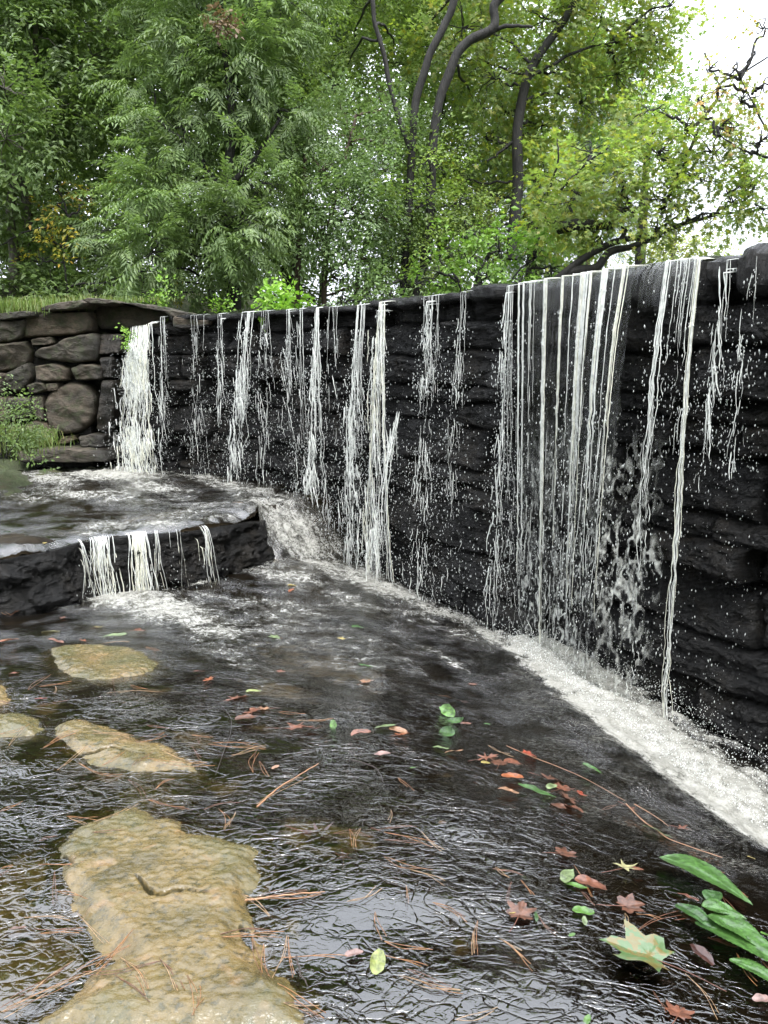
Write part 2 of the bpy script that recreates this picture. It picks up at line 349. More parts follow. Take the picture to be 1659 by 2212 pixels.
def ell(px, py, lst):
    m = np.zeros_like(px)
    for (x, y, rx, ry, a, k) in lst:
        c, s = math.cos(R(a)), math.sin(R(a)); dx, dy = px - x, py - y
        q = ((dx * c + dy * s) / rx)**2 + ((-dx * s + dy * c) / ry)**2
        m = np.maximum(m, k * np.exp(-q * .9))
    return m
# foam: x, y, rx, ry, slope angle, strength
foam_low = [(250,1290,75,22,5,1.05),(350,1310,130,32,14,.82),(440,1345,120,34,22,.60),(480,1400,140,50,30,.30),(620,1240,110,28,12,.5),(640,1185,90,22,15,.7),
            (690,1215,90,24,25,.62),(800,1255,80,22,20,.85),(870,1280,60,16,24,.7),(760,1300,120,20,18,.4),(960,1325,110,16,20,.6),(600,1310,150,25,10,.38),(900,1330,90,18,15,.35),(560,1200,60,16,12,.5),
            (560,1330,230,60,15,.30),(760,1400,260,90,20,.21),(1060,1375,60,12,30,.8),(430,1258,26,10,0,.65),(150,1310,60,14,0,.22),(940,1410,60,9,24,.45),(990,1440,40,7,28,.42),(990,1360,60,20,30,.4)]
foam_up = [(330,1132,90,9,-3,.5),(470,1118,60,9,-5,.5),(200,1150,50,8,0,.5),(230,1018,120,20,4,1.0),(110,1035,70,16,5,.7),(170,1070,150,15,6,.6),(330,1055,90,22,10,.55),(60,1075,60,14,0,.45),(500,1050,170,16,14,.5),(600,1100,90,28,20,.62),(640,1130,60,34,20,.7),(400,1110,120,18,-8,.36),(230,1135,70,12,0,.5),(20,1060,40,10,0,.3),(620,1140,90,60,25,.66),(660,1175,70,50,25,.66),(600,1090,80,30,15,.55),(700,1190,60,40,20,.6)]
def wripple(P, d, t, foam, near=None):
    x, y = P[:, 0], P[:, 1]
    wx = x + .05 * fbm(x * 3, y * 3, 1.0, 2); wy = y + .05 * fbm(x * 3, y * 3, 5.0, 2)
    ang = R(-38); a = wx * math.cos(ang) + wy * math.sin(ang); b = -wx * math.sin(ang) + wy * math.cos(ang)
    slope = sst(-1.1, -.15, d)
    amp_v = .65 + .6 * fbm(x * 1.7, y * 1.7, 3., 2)
    r1 = np.abs(fbm(a * 9, b * 15, 0, 2)); r2 = np.abs(fbm(wx * 27, wy * 36, 3, 3, .6)); r3 = np.abs(fbm(a * 16, b * 60, 7, 2))
    h = (1 - slope) * (.0036 * r1 + .0008 * r2) * np.clip(amp_v, .15, 1.5) + slope * (.0050 * r3 + .0040 * r2)
    h += .020 * fbm(x * 1.6, y * 2.4, 2, 2)
    return h - .003
foam = ell(*proj(GP[:, 0], GP[:, 1], gz), foam_low)
fn = fbm(GP[:, 0] * 6, GP[:, 1] * 6, 2, 4, .6); fch = sst(-.06, .14, gd + .06 * fn) * sst(.05, 1.0, gt + .2 * fn) * (1 - .92 * sst(.30, .85, gd + .18 * fn - .12 * gt / 4)) * (1.05 + .18 * fn)
foam = np.maximum(foam, fch)
wz = gz + wripple(GP, gd, gt, foam)
tb = np.clip(foam, 0, 1); a_ = GP[:, 0] * .62 - GP[:, 1] * .78; b_ = GP[:, 0] * .78 + GP[:, 1] * .62
turb = fbm(GP[:, 0] * 7, GP[:, 1] * 7, 1, 5, .62)
wz += tb * (.026 - .012 * np.clip(fch, 0, 1)) * turb + .035 * fch * fbm(a_ * 2.2, b_ * 6, 4, 4, .5) + .09 * fch * sst(.0, .4, gd) * (1 - sst(.45, .9, gd)) + .012 * tb
nr, nc = len(rows), len(cols)
me = mesh_from('stream_water', np.column_stack([GP, wz]), gridfaces(nr, nc)); attr(me, 'foam', foam); attr(me, 'slope', np.clip(sst(-1.0, -.2, gd) + sst(3.4, 5.0, GP[:, 1]) * .75, 0, 1))
tag(obj('stream_water', me, MS), kind='structure')
# rock under the film of water
tanb = [(700,1790,110,40,5,.62),(50,1960,120,130,0,.72),(60,2100,150,120,0,.75),(420,1590,60,22,8,.6),(560,1560,60,16,5,.4),(960,1660,40,12,0,.3),(480,1690,90,30,0,.4),(620,1990,50,50,0,.5),(600,1480,120,25,12,.42),
        (700,1430,200,50,15,.4),(100,1520,70,22,0,.35),(560,2090,60,60,0,.4),(990,2030,50,30,0,.42),(520,1430,50,14,0,.35),(20,1640,60,20,0,.3),(330,1480,60,18,0,.4)]
sub = slice(None, None, 2)
BX, BY = GX[sub, sub], GY[sub, sub]; BP = np.stack([BX.ravel(), BY.ravel()], 1); bz = gz.reshape(nr, nc)[sub, sub].ravel(); bd = gd.reshape(nr, nc)[sub, sub].ravel()
tan = 1.35 * ell(*proj(BP[:, 0], BP[:, 1], bz), tanb)
bzz = bz - .030 - .05 * sst(0, .3, bd) + .016 * fbm(BP[:, 0] * 3, BP[:, 1] * 3, 0, 4) + .006 * np.abs(fbm(BP[:, 0] * 20, BP[:, 1] * 20, 0, 3))
me = mesh_from('stream_bed', np.column_stack([BP, bzz]), gridfaces(*BX.shape)); attr(me, 'tan', tan)
tag(obj('stream_bed', me, MB), kind='structure')
# ------------------------------------------------------------ upper rock shelf with its own sheet of water
led_img = [(-420,1178,5.25,.13),(-200,1180,5.5,.13),(0,1192,5.7,.12),(100,1176,5.8,.13),(165,1158,5.9,.14),(210,1152,5.95,.14),(300,1141,6.05,.14),(400,1135,6.2,.13),(470,1124,6.4,.12),(545,1113,6.8,.08)]
led = np.array([at_z(a, b, z)[:2] for a, b, _, z in led_img])
ep = led[-1]; led = np.vstack([led, [ep + [.03, .10], ep + [.05, .55]]]); led_img += [(550,1110,0,.05), (560,1100,0,.0)]
cas = np.array([ep + [.0, .42], ep + [.28, .75], ep + [.75, 1.45], ep + [1.0, 2.6]])      # brink of the cascade beside the ledge
shelf_poly = np.vstack([led, [ep + [.07, -.15], ep + [.75, .0], ep + [1.3, .75], ep + [1.6, 2.6], (-3.2, 11.5), (-8, 11.5), (-8, 5.3)]])
gx = np.arange(-8, 0, .02); gy = np.arange(4.6, 11.5, .02); SX, SY = np.meshgrid(gx, gy); SP = np.stack([SX.ravel(), SY.ravel()], 1)
end_pt = led[-1]
zs = .13 + .0 * SP[:, 0]
dc_, sc2, _ = seg_dist(SP, cas); fall = sst(-.10, .72, np.where((sc2 < 0) & (SP[:, 0] > ep[0] + .02), dc_, -1.))
zs = zs - .75 * fall + .02 * fbm(SP[:, 0] * .8, SP[:, 1] * .8, 0, 2)
dl, sl, _ = seg_dist(SP, led); dl = np.where(sl > 0, dl, -dl)
zs -= .05 * (1 - sst(0, .16, dl))**2 - .028 * np.exp(-(dl / .25)**2) * fbm(SP[:, 0] * 3.5, SP[:, 1] * 3.5, 6, 4)
ins = inside(SP, np.vstack([led + [0, -.02], shelf_poly[len(led):]]))
msk = ins.reshape(SX.shape); mf = (msk[:-1, :-1] & msk[1:, :-1] & msk[:-1, 1:] & msk[1:, 1:])
spx, spy = proj(SP[:, 0], SP[:, 1], zs); fs = ell(spx, spy, foam_up)
wzs = zs + .010 + wripple(SP, np.full(len(SP), -2.), 0, fs) * 1.6 + np.clip(fs, 0, 1) * .035 * fbm(SP[:, 0] * 7, SP[:, 1] * 7, 3, 5, .6)
wzs += .05 * np.exp(-((spx - 270) / 90)**2 - ((spy - 1075) / 16)**2)
F_ = gridfaces(*SX.shape, mf)
V_, F1, f1 = compact(np.column_stack([SP, wzs]), F_, fs); me = mesh_from('shelf_water', V_, F1); attr(me, 'foam', f1); attr(me, 'slope', np.full(len(V_), .7))
tag(obj('shelf_water', me, MS), kind='structure')
rz = zs - .028 + .022 * fbm(SP[:, 0] * 2.2, SP[:, 1] * 2.2, 8, 4)
rz += .075 * np.exp(-((spx - 60) / 90)**2 - ((spy - 1172) / 10)**2)       # bare hump at the left of the lip
tn = ell(spx, spy, [(330,1110,120,14,-5,.5),(230,1085,60,8,0,.4),(120,1140,120,14,0,.35)])
V_, F1, t1 = compact(np.column_stack([SP, rz]), F_, tn); me = mesh_from('shelf_rock', V_, F1); attr(me, 'tan', t1)
tag(obj('shelf_rock', me, MB), kind='structure')
# ------------------------------------------------------------ stone faces
def path_sampler(P):
    P = np.asarray(P, float); d = np.concatenate([[0], np.cumsum(np.linalg.norm(np.diff(P, axis=0), axis=1))])
    return d, (lambda s: np.stack([np.interp(s, d, P[:, 0]), np.interp(s, d, P[:, 1])], -1))
def stone_disp(S, Z, zref, course, seed, off=.07, joint=.07, jw=.05, lmin=.35, lmax=1.1, rough=1.0):
    """outward displacement of a coursed rubble face: each stone has its own length, standing, tilt and rounded arrises"""
    r = np.random.default_rng(seed)
    sw = S + .05 * fbm(S * 2.1, Z * 2.1, seed, 3); zw = Z + .045 * fbm(S * 1.3, Z * 3, seed + 5, 3)
    zb = [zref]
    while zb[-1] > zref - 4: zb.append(zb[-1] - course * r.uniform(.55, 1.5))
    zb = np.array(zb[::-1]); ci = np.clip(np.searchsorted(zb, zw) - 1, 0, len(zb) - 2)
    out = np.zeros(S.shape); smax = S.max() + 2
    du = np.zeros(S.shape); o = np.zeros(S.shape); tu = np.zeros(S.shape); tv = np.zeros(S.shape)
    for c in range(len(zb) - 1):
        m = ci == c
        if not m.any(): continue
        hh = zb[c + 1] - zb[c]; e = [-3 + r.uniform(0, 1)]
        while e[-1] < smax: e.append(e[-1] + r.uniform(lmin, lmax) * (.7 + hh / course * .4))
        e = np.array(e); k = np.clip(np.searchsorted(e, sw[m]) - 1, 0, len(e) - 2); nn = len(e)
        a, b = e[k], e[k + 1]; du[m] = np.minimum(sw[m] - a, b - sw[m]); o[m] = (r.uniform(-1, 1, nn))[k] + r.uniform(-.5, .5)
        tu[m] = r.normal(0, .10, nn)[k] * (sw[m] - (a + b) / 2); tv[m] = r.normal(-.16, .16, nn)[k] * (zw[m] - (zb[c] + zb[c + 1]) / 2)
    dv = np.minimum(zw - zb[ci], zb[ci + 1] - zw); d = np.minimum(du, dv * 1.15)
    prof = np.sqrt(np.clip(1 - (1 - np.clip(d / jw, 0, 1))**2, 0, 1)) - 1
    out = off * o + joint * prof + tu + tv
    cr = fbm(S * 5, Z * 13, seed + 1, 6, .62); fac = np.abs(fbm(S * 3.1, Z * 6, seed + 2, 3))
    return out + rough * (.030 * cr - .035 * fac + .010 * fbm(S * 30, Z * 60, seed + 3, 3)), prof
ns, nz = 1150, 330
Sg = np.linspace(0, WL, ns); base_pts = W_at(Sg)
zb_ = np.minimum(zwater(base_pts - 0 * base_pts) - .25, .0); zb_ = np.where(Sg < S_of(420), np.minimum(zb_, -.1), zb_) - .15
tt = np.linspace(0, 1, nz)[:, None]; SS = np.broadcast_to(Sg, (nz, ns)); ct = crest(Sg) - .015
ZZ = ct * (1 - tt) + zb_ * tt
DD, prof = stone_disp(SS, ZZ, 2.02, .26, 11, off=.08, joint=.13, jw=.06)
# batter: the face steps out towards its foot, some courses stand out as ledges
DD = DD + .012 * np.round((2.1 - ZZ) / .55) + .009 * fbm(SS * 1.6, ZZ * 24, 31, 4)
# smooth rounded lip below the curtain, and a deep hole left of the middle
lipm = sst(S_of(1125), S_of(1165), SS) * (1 - sst(S_of(1515), S_of(1540), SS)) * sst(.42, .18, 2.1 - ZZ)
DD = DD * (1 - lipm) + lipm * (.08 + .015 * fbm(SS * 3, ZZ * 3, 2, 3))
hole = np.exp(-((SS - S_of(435)) / .13)**2 - ((ZZ - 1.25) / .32)**2); DD = DD - .28 * hole
under = sst(.0, .12, 2.1 - ZZ); DD = DD * under + (1 - under) * .06
nrm = W_n(Sg); XY = base_pts[None] + nrm[None] * DD[..., None]
V = np.concatenate([XY, ZZ[..., None]], -1)
top = np.concatenate([np.broadcast_to((base_pts - nrm * .9)[None], (1, ns, 2)), (ct - .02)[None, :, None]], -1)
V = np.concatenate([top, V], 0)
me = mesh_from('stone_face', V.reshape(-1, 3), gridfaces(nz + 1, ns)[:, ::-1]); MRo = MR
dam = empty('stone_dam', (*W_at(S_of(1100)), -.7)); tag(dam, 'curved dam of dark wet stacked stone with water spilling over its crest', 'dam')
obj('stone_face', me, MR, dam)
def wall_pt(px, z, extra=.0):
    """a point just in front of the stone face in the column of photo pixel px"""
    s = S_of(px); i = int(round(s / WL * (ns - 1))); i = min(max(i, 0), ns - 1); j = int(np.clip((ct[i] - z) / (ct[i] - zb_[i]) * (nz - 1), 0, nz - 1))
    n_ = nrm[i]; p = base_pts[i] + n_ * (DD[j, i] + extra); return np.array([p[0], p[1], z])
def wall_d(s, z):
    i = np.clip(np.round(np.asarray(s) / WL * (ns - 1)).astype(int), 0, ns - 1); j = np.clip((ct[i] - z) / (ct[i] - zb_[i]) * (nz - 1), 0, nz - 1).astype(int)
    return DD[j, i]
# ragged cap slabs along the crest (own meshes, parts of the dam)
def slab(px0, px1, z0, z1, fr, bk, seed, droop=.0):
    n = 46; s0, s1 = S_of(px0), S_of(px1); s = np.linspace(s0, s1, n); u = np.linspace(0, 1, n)
    th = np.linspace(0, 2 * np.pi, 26, endpoint=False); r = np.random.default_rng(seed)
    e = np.clip(1 - np.abs(2 * u - 1)**7, 0, 1)**.5
    c = np.sign(np.cos(th)) * np.abs(np.cos(th))**.45; d = np.sign(np.sin(th)) * np.abs(np.sin(th))**.55
    O = fr + .05 * pn(s * 2.3, seed); zc = (z0 + z1) / 2 + droop * (u - .5) + .012 * pn(s * 3, seed + 4); hz = (z1 - z0) / 2 * (1 + .35 * pn(s * 2.2, seed + 9))
    out = (O - bk)[:, None] / 2 + ((O + bk)[:, None] / 2) * c[None] * e[:, None]
    z = zc[:, None] + hz[:, None] * d[None] * e[:, None]
    nz_ = .020 * fbm(s[:, None] * 6 + seed, z * 16, np.broadcast_to(c, z.shape) * 1.5, 5, .6)
    out = out + nz_; z = z + .6 * nz_
    b = W_at(s)[:, None] + W_n(s)[:, None] * out[..., None]; V = np.concatenate([b, z[..., None]], -1)
    k = 26; i = np.arange(n - 1)[:, None] * k + np.arange(k)[None]; j = np.arange(n - 1)[:, None] * k + (np.arange(k) + 1)[None] % k
    return mesh_from('cap_stone', V.reshape(-1, 3), np.stack([i, j, j + k, i + k], -1).reshape(-1, 4))
caps = [(372,452,1.97,2.06),(447,560,1.96,2.045),(556,655,1.98,2.06),(650,742,1.985,2.07),(738,812,1.98,2.065),(808,870,2.0,2.085),(866,946,1.97,2.075),(942,1022,1.985,2.07),(1018,1108,1.96,2.10),(1104,1140,1.99,2.07),
        (1538,1602,1.90,2.09),(1590,1725,1.84,2.12),(1715,1900,1.85,2.10),(1890,2150,1.85,2.1)]
for i, (a, b, z0, z1) in enumerate(caps):
    obj('cap_stone', slab(a, b, z0, z1, .13 if i < 10 else .16, .7, 20 + i, .0), MR, dam)
# ledge face below the shelf
ld, lat = path_sampler(led); n1, n2 = 520, 60; s = np.linspace(0, ld[-1], n1); lp = lat(s); tn_ = np.gradient(lp, axis=0); tn_ /= np.linalg.norm(tn_, axis=1)[:, None]
ln_ = np.stack([tn_[:, 1], -tn_[:, 0]], 1); zt = np.interp(s, ld, [a[3] for a in led_img]) - .055; zbt = np.full(n1, -.62); t_ = np.linspace(0, 1, n2)[:, None]
LZ = zt * (1 - t_) + zbt * t_; LS = np.broadcast_to(s, LZ.shape)
LD = .03 + .075 * fbm(LS * 2.5, LZ * 4, 4, 6, .6) - .05 * np.abs(fbm(LS * 4, LZ * 9, 2, 4)) + .05 * np.abs(pn(LS * 1.3, LZ)) - .10 * np.round(sst(.25, .30, np.abs(LS * .9 % 1.0 - .5)) * .4) ; LD = LD * sst(0, .12, t_) + .03 * (1 - sst(0, .12, t_)) + .10 * t_
V = np.concatenate([lp[None] + ln_[None] * LD[..., None], LZ[..., None]], -1); top = np.concatenate([lp - ln_ * .35, (zt - .02)[:, None]], 1)[None]
V = np.concatenate([top, V], 0)
tag(obj('ledge_face', mesh_from('ledge_face', V.reshape(-1, 3), gridfaces(n2 + 1, n1)[:, ::-1]), MR), kind='structure')
# right end of the ledge
# ------------------------------------------------------------ tan rocks standing out of the shallow film
def flat_rock(poly, label, hgt=.022, seed=1, crack=None, res=.006, noise=.008):
    W3 = np.array([at_surf(*p) for p in poly]); Q = smooth_poly(W3[:, :2], 90)
    x0, y0 = Q.min(0) - .12; x1, y1 = Q.max(0) + .12; X, Y = np.meshgrid(np.arange(x0, x1, res), np.arange(y0, y1, res)); P = np.stack([X.ravel(), Y.ravel()], 1)
    d, _, _ = seg_dist(P, Q, True); d = np.where(inside(P, Q), d, -d) + .030 * fbm(P[:, 0] * 9, P[:, 1] * 9, seed, 4)
    z0 = zwater(P); h = -.03 + (.036 + hgt) * sst(-.07, .10, d) + noise * sst(-.02, .1, d) * fbm(P[:, 0] * 5, P[:, 1] * 5, seed + 2, 5, .6) + .0035 * fbm(P[:, 0] * 42, P[:, 1] * 50, seed, 3)
    dark = np.ones(len(P))
    if crack is not None:
        for cr in crack:
            C = np.array([at_surf(*c)[:2] for c in cr]); dc, sc_, pr = seg_dist(P + .006 * np.stack([pn(P[:, 0] * 30, P[:, 1] * 30, 3), pn(P[:, 0] * 30, P[:, 1] * 30, 8)], 1), C)
            wd = .007 * np.clip(1.15 - np.abs(pr / (len(cr) - 1) * 2 - 1), .15, 1); dark = np.minimum(dark, np.clip((dc - wd * .7) / .008, 0, 1)); h -= .05 * np.exp(-(dc / wd)**2);
    m = (d > -.10).reshape(X.shape); mf = m[:-1, :-1] & m[1:, :-1] & m[:-1, 1:] & m[1:, 1:]
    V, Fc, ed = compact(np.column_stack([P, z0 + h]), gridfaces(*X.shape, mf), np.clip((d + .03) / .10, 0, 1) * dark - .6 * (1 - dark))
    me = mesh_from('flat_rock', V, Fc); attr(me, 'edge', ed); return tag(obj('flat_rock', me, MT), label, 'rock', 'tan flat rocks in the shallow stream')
flat_rock([(85,1405),(140,1393),(235,1392),(315,1402),(358,1430),(312,1458),(212,1476),(150,1458),(105,1430)], 'oval tan rock nearest the small ledge falls', .012, 3)
flat_rock([(108,1862),(150,1792),(230,1742),(300,1736),(370,1758),(430,1795),(510,1800),(552,1828),(572,1868),(556,1912),(526,1940),(545,2000),(556,2050),(610,2110),(660,2150),(690,2260),(60,2260),(100,2165),(215,2112),(235,2062),(175,2000),(130,1940)],
          'largest tan rock in the left foreground split by a curved dark crack', .020, 5, crack=[[(293,1905),(312,1925),(330,1944),(360,1943),(400,1938),(450,1944)], [(140,1855),(145,1868),(160,1880)], [(520,2000),(545,2045)]])
flat_rock([(112,1562),(180,1546),(240,1568),(300,1590),(360,1602),(410,1630),(440,1668),(370,1668),(300,1668),(220,1660),(190,1640),(125,1620)],
          'tan rock with a dark ragged crack littered with pine needles', .014, 7, crack=[[(110,1622),(160,1630),(200,1628),(240,1622),(285,1630),(318,1636)]])
flat_rock([(-60,1556),(-10,1540),(50,1536),(92,1558),(80,1590),(0,1592),(-60,1588)], 'tan rock touching the left edge beside the cracked rock', .018, 9)
flat_rock([(268,1702),(300,1690),(372,1700),(374,1722),(330,1726),(275,1718)], 'smallest tan rock just above the largest one', .006, 11)
flat_rock([(-60,1468),(0,1466),(20,1488),(12,1518),(-60,1524)], 'rounded tan rock cut by the left edge beyond the others', .02, 13)
# ------------------------------------------------------------ ground beyond
g = np.concatenate([np.linspace(-900, -20, 30), np.linspace(-19, 19, 150), np.linspace(20, 900, 30)]); X, Y = np.meshgrid(g, np.concatenate([np.linspace(-900, -20, 20), np.linspace(-19, 40, 240), np.linspace(41, 900, 30)]))
P = np.stack([X.ravel(), Y.ravel()], 1)
dw, sw_, tw = seg_dist(P, wp[::8]); dw = np.where(sw_ > 0, dw, -dw)          # >0: behind the dam
leftw = sst(-3.9, -4.5, P[:, 0]) 
behind = (dw > 0) | (P[:, 1] > 11.9)
bank = 1.98 + .24 * sst(-3.7, -4.7, P[:, 0]) + .75 * sst(2.5, 9, dw) + .02 * np.maximum(dw, 0) + .12 * fbm(P[:, 0] * .5, P[:, 1] * .5, 0, 4)
pondk = sst(-1.0, 1.6, P[:, 0] + (P[:, 1] - 9.) * .18) * (1 - sst(15, 19, dw)); bank = bank * (1 - pondk) + 1.1 * pondk
bank = np.where((P[:, 1] > 3) | True, np.minimum(bank, 1.2 + np.maximum(dw - .85, 0) * 2.2 + 5 * (P[:, 0] < -3.6)), bank)
low = -1.3 + 1.6 * sst(-5, -7.5, P[:, 0]) + 1.2 * sst(-1.5, -4, P[:, 1])
zg = np.where(behind & (dw > .55) | (P[:, 1] > 11.9), bank, low)
me = mesh_from('ground', np.column_stack([P, zg]), gridfaces(*X.shape)); tag(obj('ground', me, MG), kind='structure')
pd = np.stack(np.meshgrid(np.linspace(-1, 60, 80), np.linspace(-1, 1, 2)), -1)
sg = np.linspace(S_of(470), WL, 160); A0 = W_at(sg) - W_n(sg) * .02; A1 = W_at(sg) - W_n(sg) * 14.
V = np.concatenate([np.stack([A0, A1], 1), np.broadcast_to((crest(sg) + .004)[:, None, None] * np.array([[1], [0]]) + np.array([[0.], [2.1]]), (160, 2, 1))], -1)
mp = M_('still_pond'); mpm = mp.end(mp.n('BsdfPrincipled', Base_Color=(.02, .025, .015, 1), Roughness=.05, Normal=mp.bump(mp.noise(mp.pos(), 6, 3), .1, .02)))
tag(obj('pond_water', mesh_from('pond_water', V.reshape(-1, 3), gridfaces(160, 2)), mpm), kind='structure')
# ------------------------------------------------------------ left wing wall: every stone is a mesh of its own
def C3(cx, cy): return (.5 * cx, .5 * cy + 597.2)
def stone(poly, Y, depth, seed, parent, name='stone', wet=0., rough=1.0, mat=None):
    Q = smooth_poly([C3(*p) for p in poly], 60) if len(poly) > 9 else np.array([q for a_, b_ in zip([C3(*p) for p in poly], [C3(*p) for p in poly[1:] + poly[:1]]) for q in [tuple(np.array(a_) * (1 - f) + np.array(b_) * f) for f in np.linspace(.08, .92, 12)]][:200]); Q = Q[np.linspace(0, len(Q), 60, endpoint=False).astype(int)]; W3 = np.array([at_y(x, y, Y) for x, y in Q]); XZ = W3[:, [0, 2]]; c = XZ.mean(0)
    ts = np.array([0, 0, .04, .09, .16, .26, .38, .52, .66, .8, .92, 1.0]); V = []
    dd = depth * .20
    for i, t in enumerate(ts):
        q = c + (XZ - c) * (1 - t); out = -depth if i == 0 else dd * (np.sqrt(np.clip(1 - (1 - min(t * 5, 1))**2, 0, 1)) - 1)
        V.append(np.column_stack([q[:, 0], np.full(60, Y - out), q[:, 1]]))
    V = np.array(V); x, y, z = V[..., 0], V[..., 1], V[..., 2]
    tl = np.random.default_rng(seed).normal(0, .10, 2); y = y + tl[0] * (x - c[0]) + tl[1] * (z - c[1]) - .09 * (z - c[1])
    nn = .035 * fbm(x * 4 + seed, z * 6, y * 4, 5, .58) - .03 * np.abs(fbm(x * 3, z * 3 + seed, y, 3)); y = y - rough * nn * (np.arange(len(ts)) > 0)[:, None]
    x = x + .012 * pn(x * 9, z * 9, seed); z = z + .012 * pn(x * 9, z * 9, seed + 4)
    V = np.stack([x, y, z], -1); me = mesh_from(name, V.reshape(-1, 3), np.vstack([np.stack([(i * 60 + np.arange(60)), ((i + 1) * 60 + np.arange(60)), ((i + 1) * 60 + (np.arange(60) + 1) % 60), (i * 60 + (np.arange(60) + 1) % 60)], -1) for i in range(len(ts) - 1)]))
    attr(me, 'wet', np.clip(wet + sst(180, 232, proj(V[..., 0], V[..., 1], V[..., 2])[0]).ravel() * .9 * (V[..., 2].ravel() < 1.93), 0, 1)); return obj(name, me, mat or MD, parent)
wing = empty('retaining_wall', (-4.2, 10, 0)); tag(wing, 'dry stacked brown and grey stone wall left of the waterfalls', 'wall')
SN = [([(85,165),(230,155),(372,150),(388,190),(382,240),(330,250),(200,258),(88,264)],.5),([(380,118),(520,114),(640,130),(720,145),(788,168),(750,212),(640,236),(560,242),(470,240),(400,232)],.9),
 ([(-40,192),(60,186),(116,182),(98,230),(78,266),(30,284),(-40,290)],.5),([(-40,292),(60,284),(108,280),(126,328),(104,384),(50,404),(-40,414)],.5),([(124,270),(218,260),(226,290),(132,300)],.4),
 ([(122,322),(190,300),(232,294),(272,264),(340,252),(402,242),(426,262),(422,362),(350,374),(270,374),(132,352)],.6),([(426,245),(528,250),(518,332),(430,338)],.5),([(135,388),(180,378),(242,377),(290,400),(280,448),(210,456),(150,452)],.5),
 ([(296,398),(340,377),(400,378),(438,388),(442,446),(370,450),(310,448)],.5),([(10,424),(60,396),(118,370),(132,440),(92,494),(40,500),(5,470)],.5),([(108,468),(150,458),(182,458),(196,490),(160,504),(114,502)],.4),([(192,462),(250,460),(246,492),(200,498)],.4),
 ([(188,512),(225,480),(275,460),(330,458),(374,466),(412,520),(404,600),(362,662),(300,680),(230,688),(200,650),(184,590)],.7),([(30,528),(80,522),(126,526),(132,598),(90,618),(50,620)],.5),([(135,516),(184,514),(184,624),(142,614)],.5),
 ([(428,348),(488,345),(480,440),(440,444)],.5),([(330,692),(390,682),(455,684),(452,742),(340,738)],.5),([(244,722),(262,694),(320,686),(326,706),(302,722)],.4),([(-40,415),(10,420),(0,500),(-40,520)],.5),([(-40,525),(28,520),(48,620),(-40,640)],.5),
 ([(50,760),(120,750),(235,742),(340,745),(455,752),(470,802),(300,808),(60,806)],.8),([(130,625),(190,640),(235,695),(180,740),(60,745),(50,660)],.4),([(440,450),(490,446),(500,560),(460,680),(400,670),(420,560)],.5),([(-40,640),(45,640),(50,745),(-40,780)],.5)]
for i, (pl, dp) in enumerate(SN): stone(pl, 9.75 + (.25 if i == 1 else 0) + (-.25 if i in (20,) else 0) + .04 * math.sin(i * 2.3), dp, i, wing, 'stone')
CN = [[(-40,160),(60,150),(150,148),(148,172),(60,180),(-40,190)],[(158,136),(240,112),(355,98),(382,112),(350,136),(250,146),(162,150)],[(336,100),(380,88),(480,98),(502,116),(430,120),(350,118)],[(500,112),(600,114),(700,128),(770,148),(800,162),(700,152),(600,132)],[(690,140),(790,150),(880,170),(930,184),(900,198),(800,190),(720,168)],[(740,170),(830,182),(930,190),(900,214),(790,226),(735,220)]]
for i, pl in enumerate(CN): stone(pl, (9.62, 9.6, 9.62, 9.8, 9.5, 9.42)[i], .8, 40 + i, wing, 'cap_stone', rough=.6)
# dark backing box behind the faces, so that no joint shows daylight
bx = np.array([(-8.5,0),(-3.78,0)]); b0, b1 = at_y(-900, 0, 9.9)[0], at_y(190, 0, 9.9)[0]
def boxm(name, lo, hi, nx=24, amp=.03):
    import bmesh
    bm = bmesh.new(); bmesh.ops.create_cube(bm, size=1); bmesh.ops.subdivide_edges(bm, edges=bm.edges[:], cuts=nx, use_grid_fill=True)
    lo, hi = np.array(lo), np.array(hi)
    for v in bm.verts: v.co = tuple(lo + (np.array(v.co) + .5) * (hi - lo))
    me = bpy.data.meshes.new(name); bm.to_mesh(me); bm.free()
    co = np.empty(len(me.vertices) * 3, np.float32); me.vertices.foreach_get('co', co); co = co.reshape(-1, 3)
    co += amp * np.stack([fbm(co[:, 0] * 5, co[:, 1] * 5, co[:, 2] * 5 + k, 3) for k in (0, 9, 18)], 1); me.vertices.foreach_set('co', co.ravel()); me.update(); return me
pk = boxm('backing_box', (-9, 9.95, -.2), (-3.78, 10.9, 1.97)); attr(pk, 'wet', np.ones(len(pk.vertices))); obj('backing_box', pk, MD, wing)  # full wet value gives the backing box one dark tone
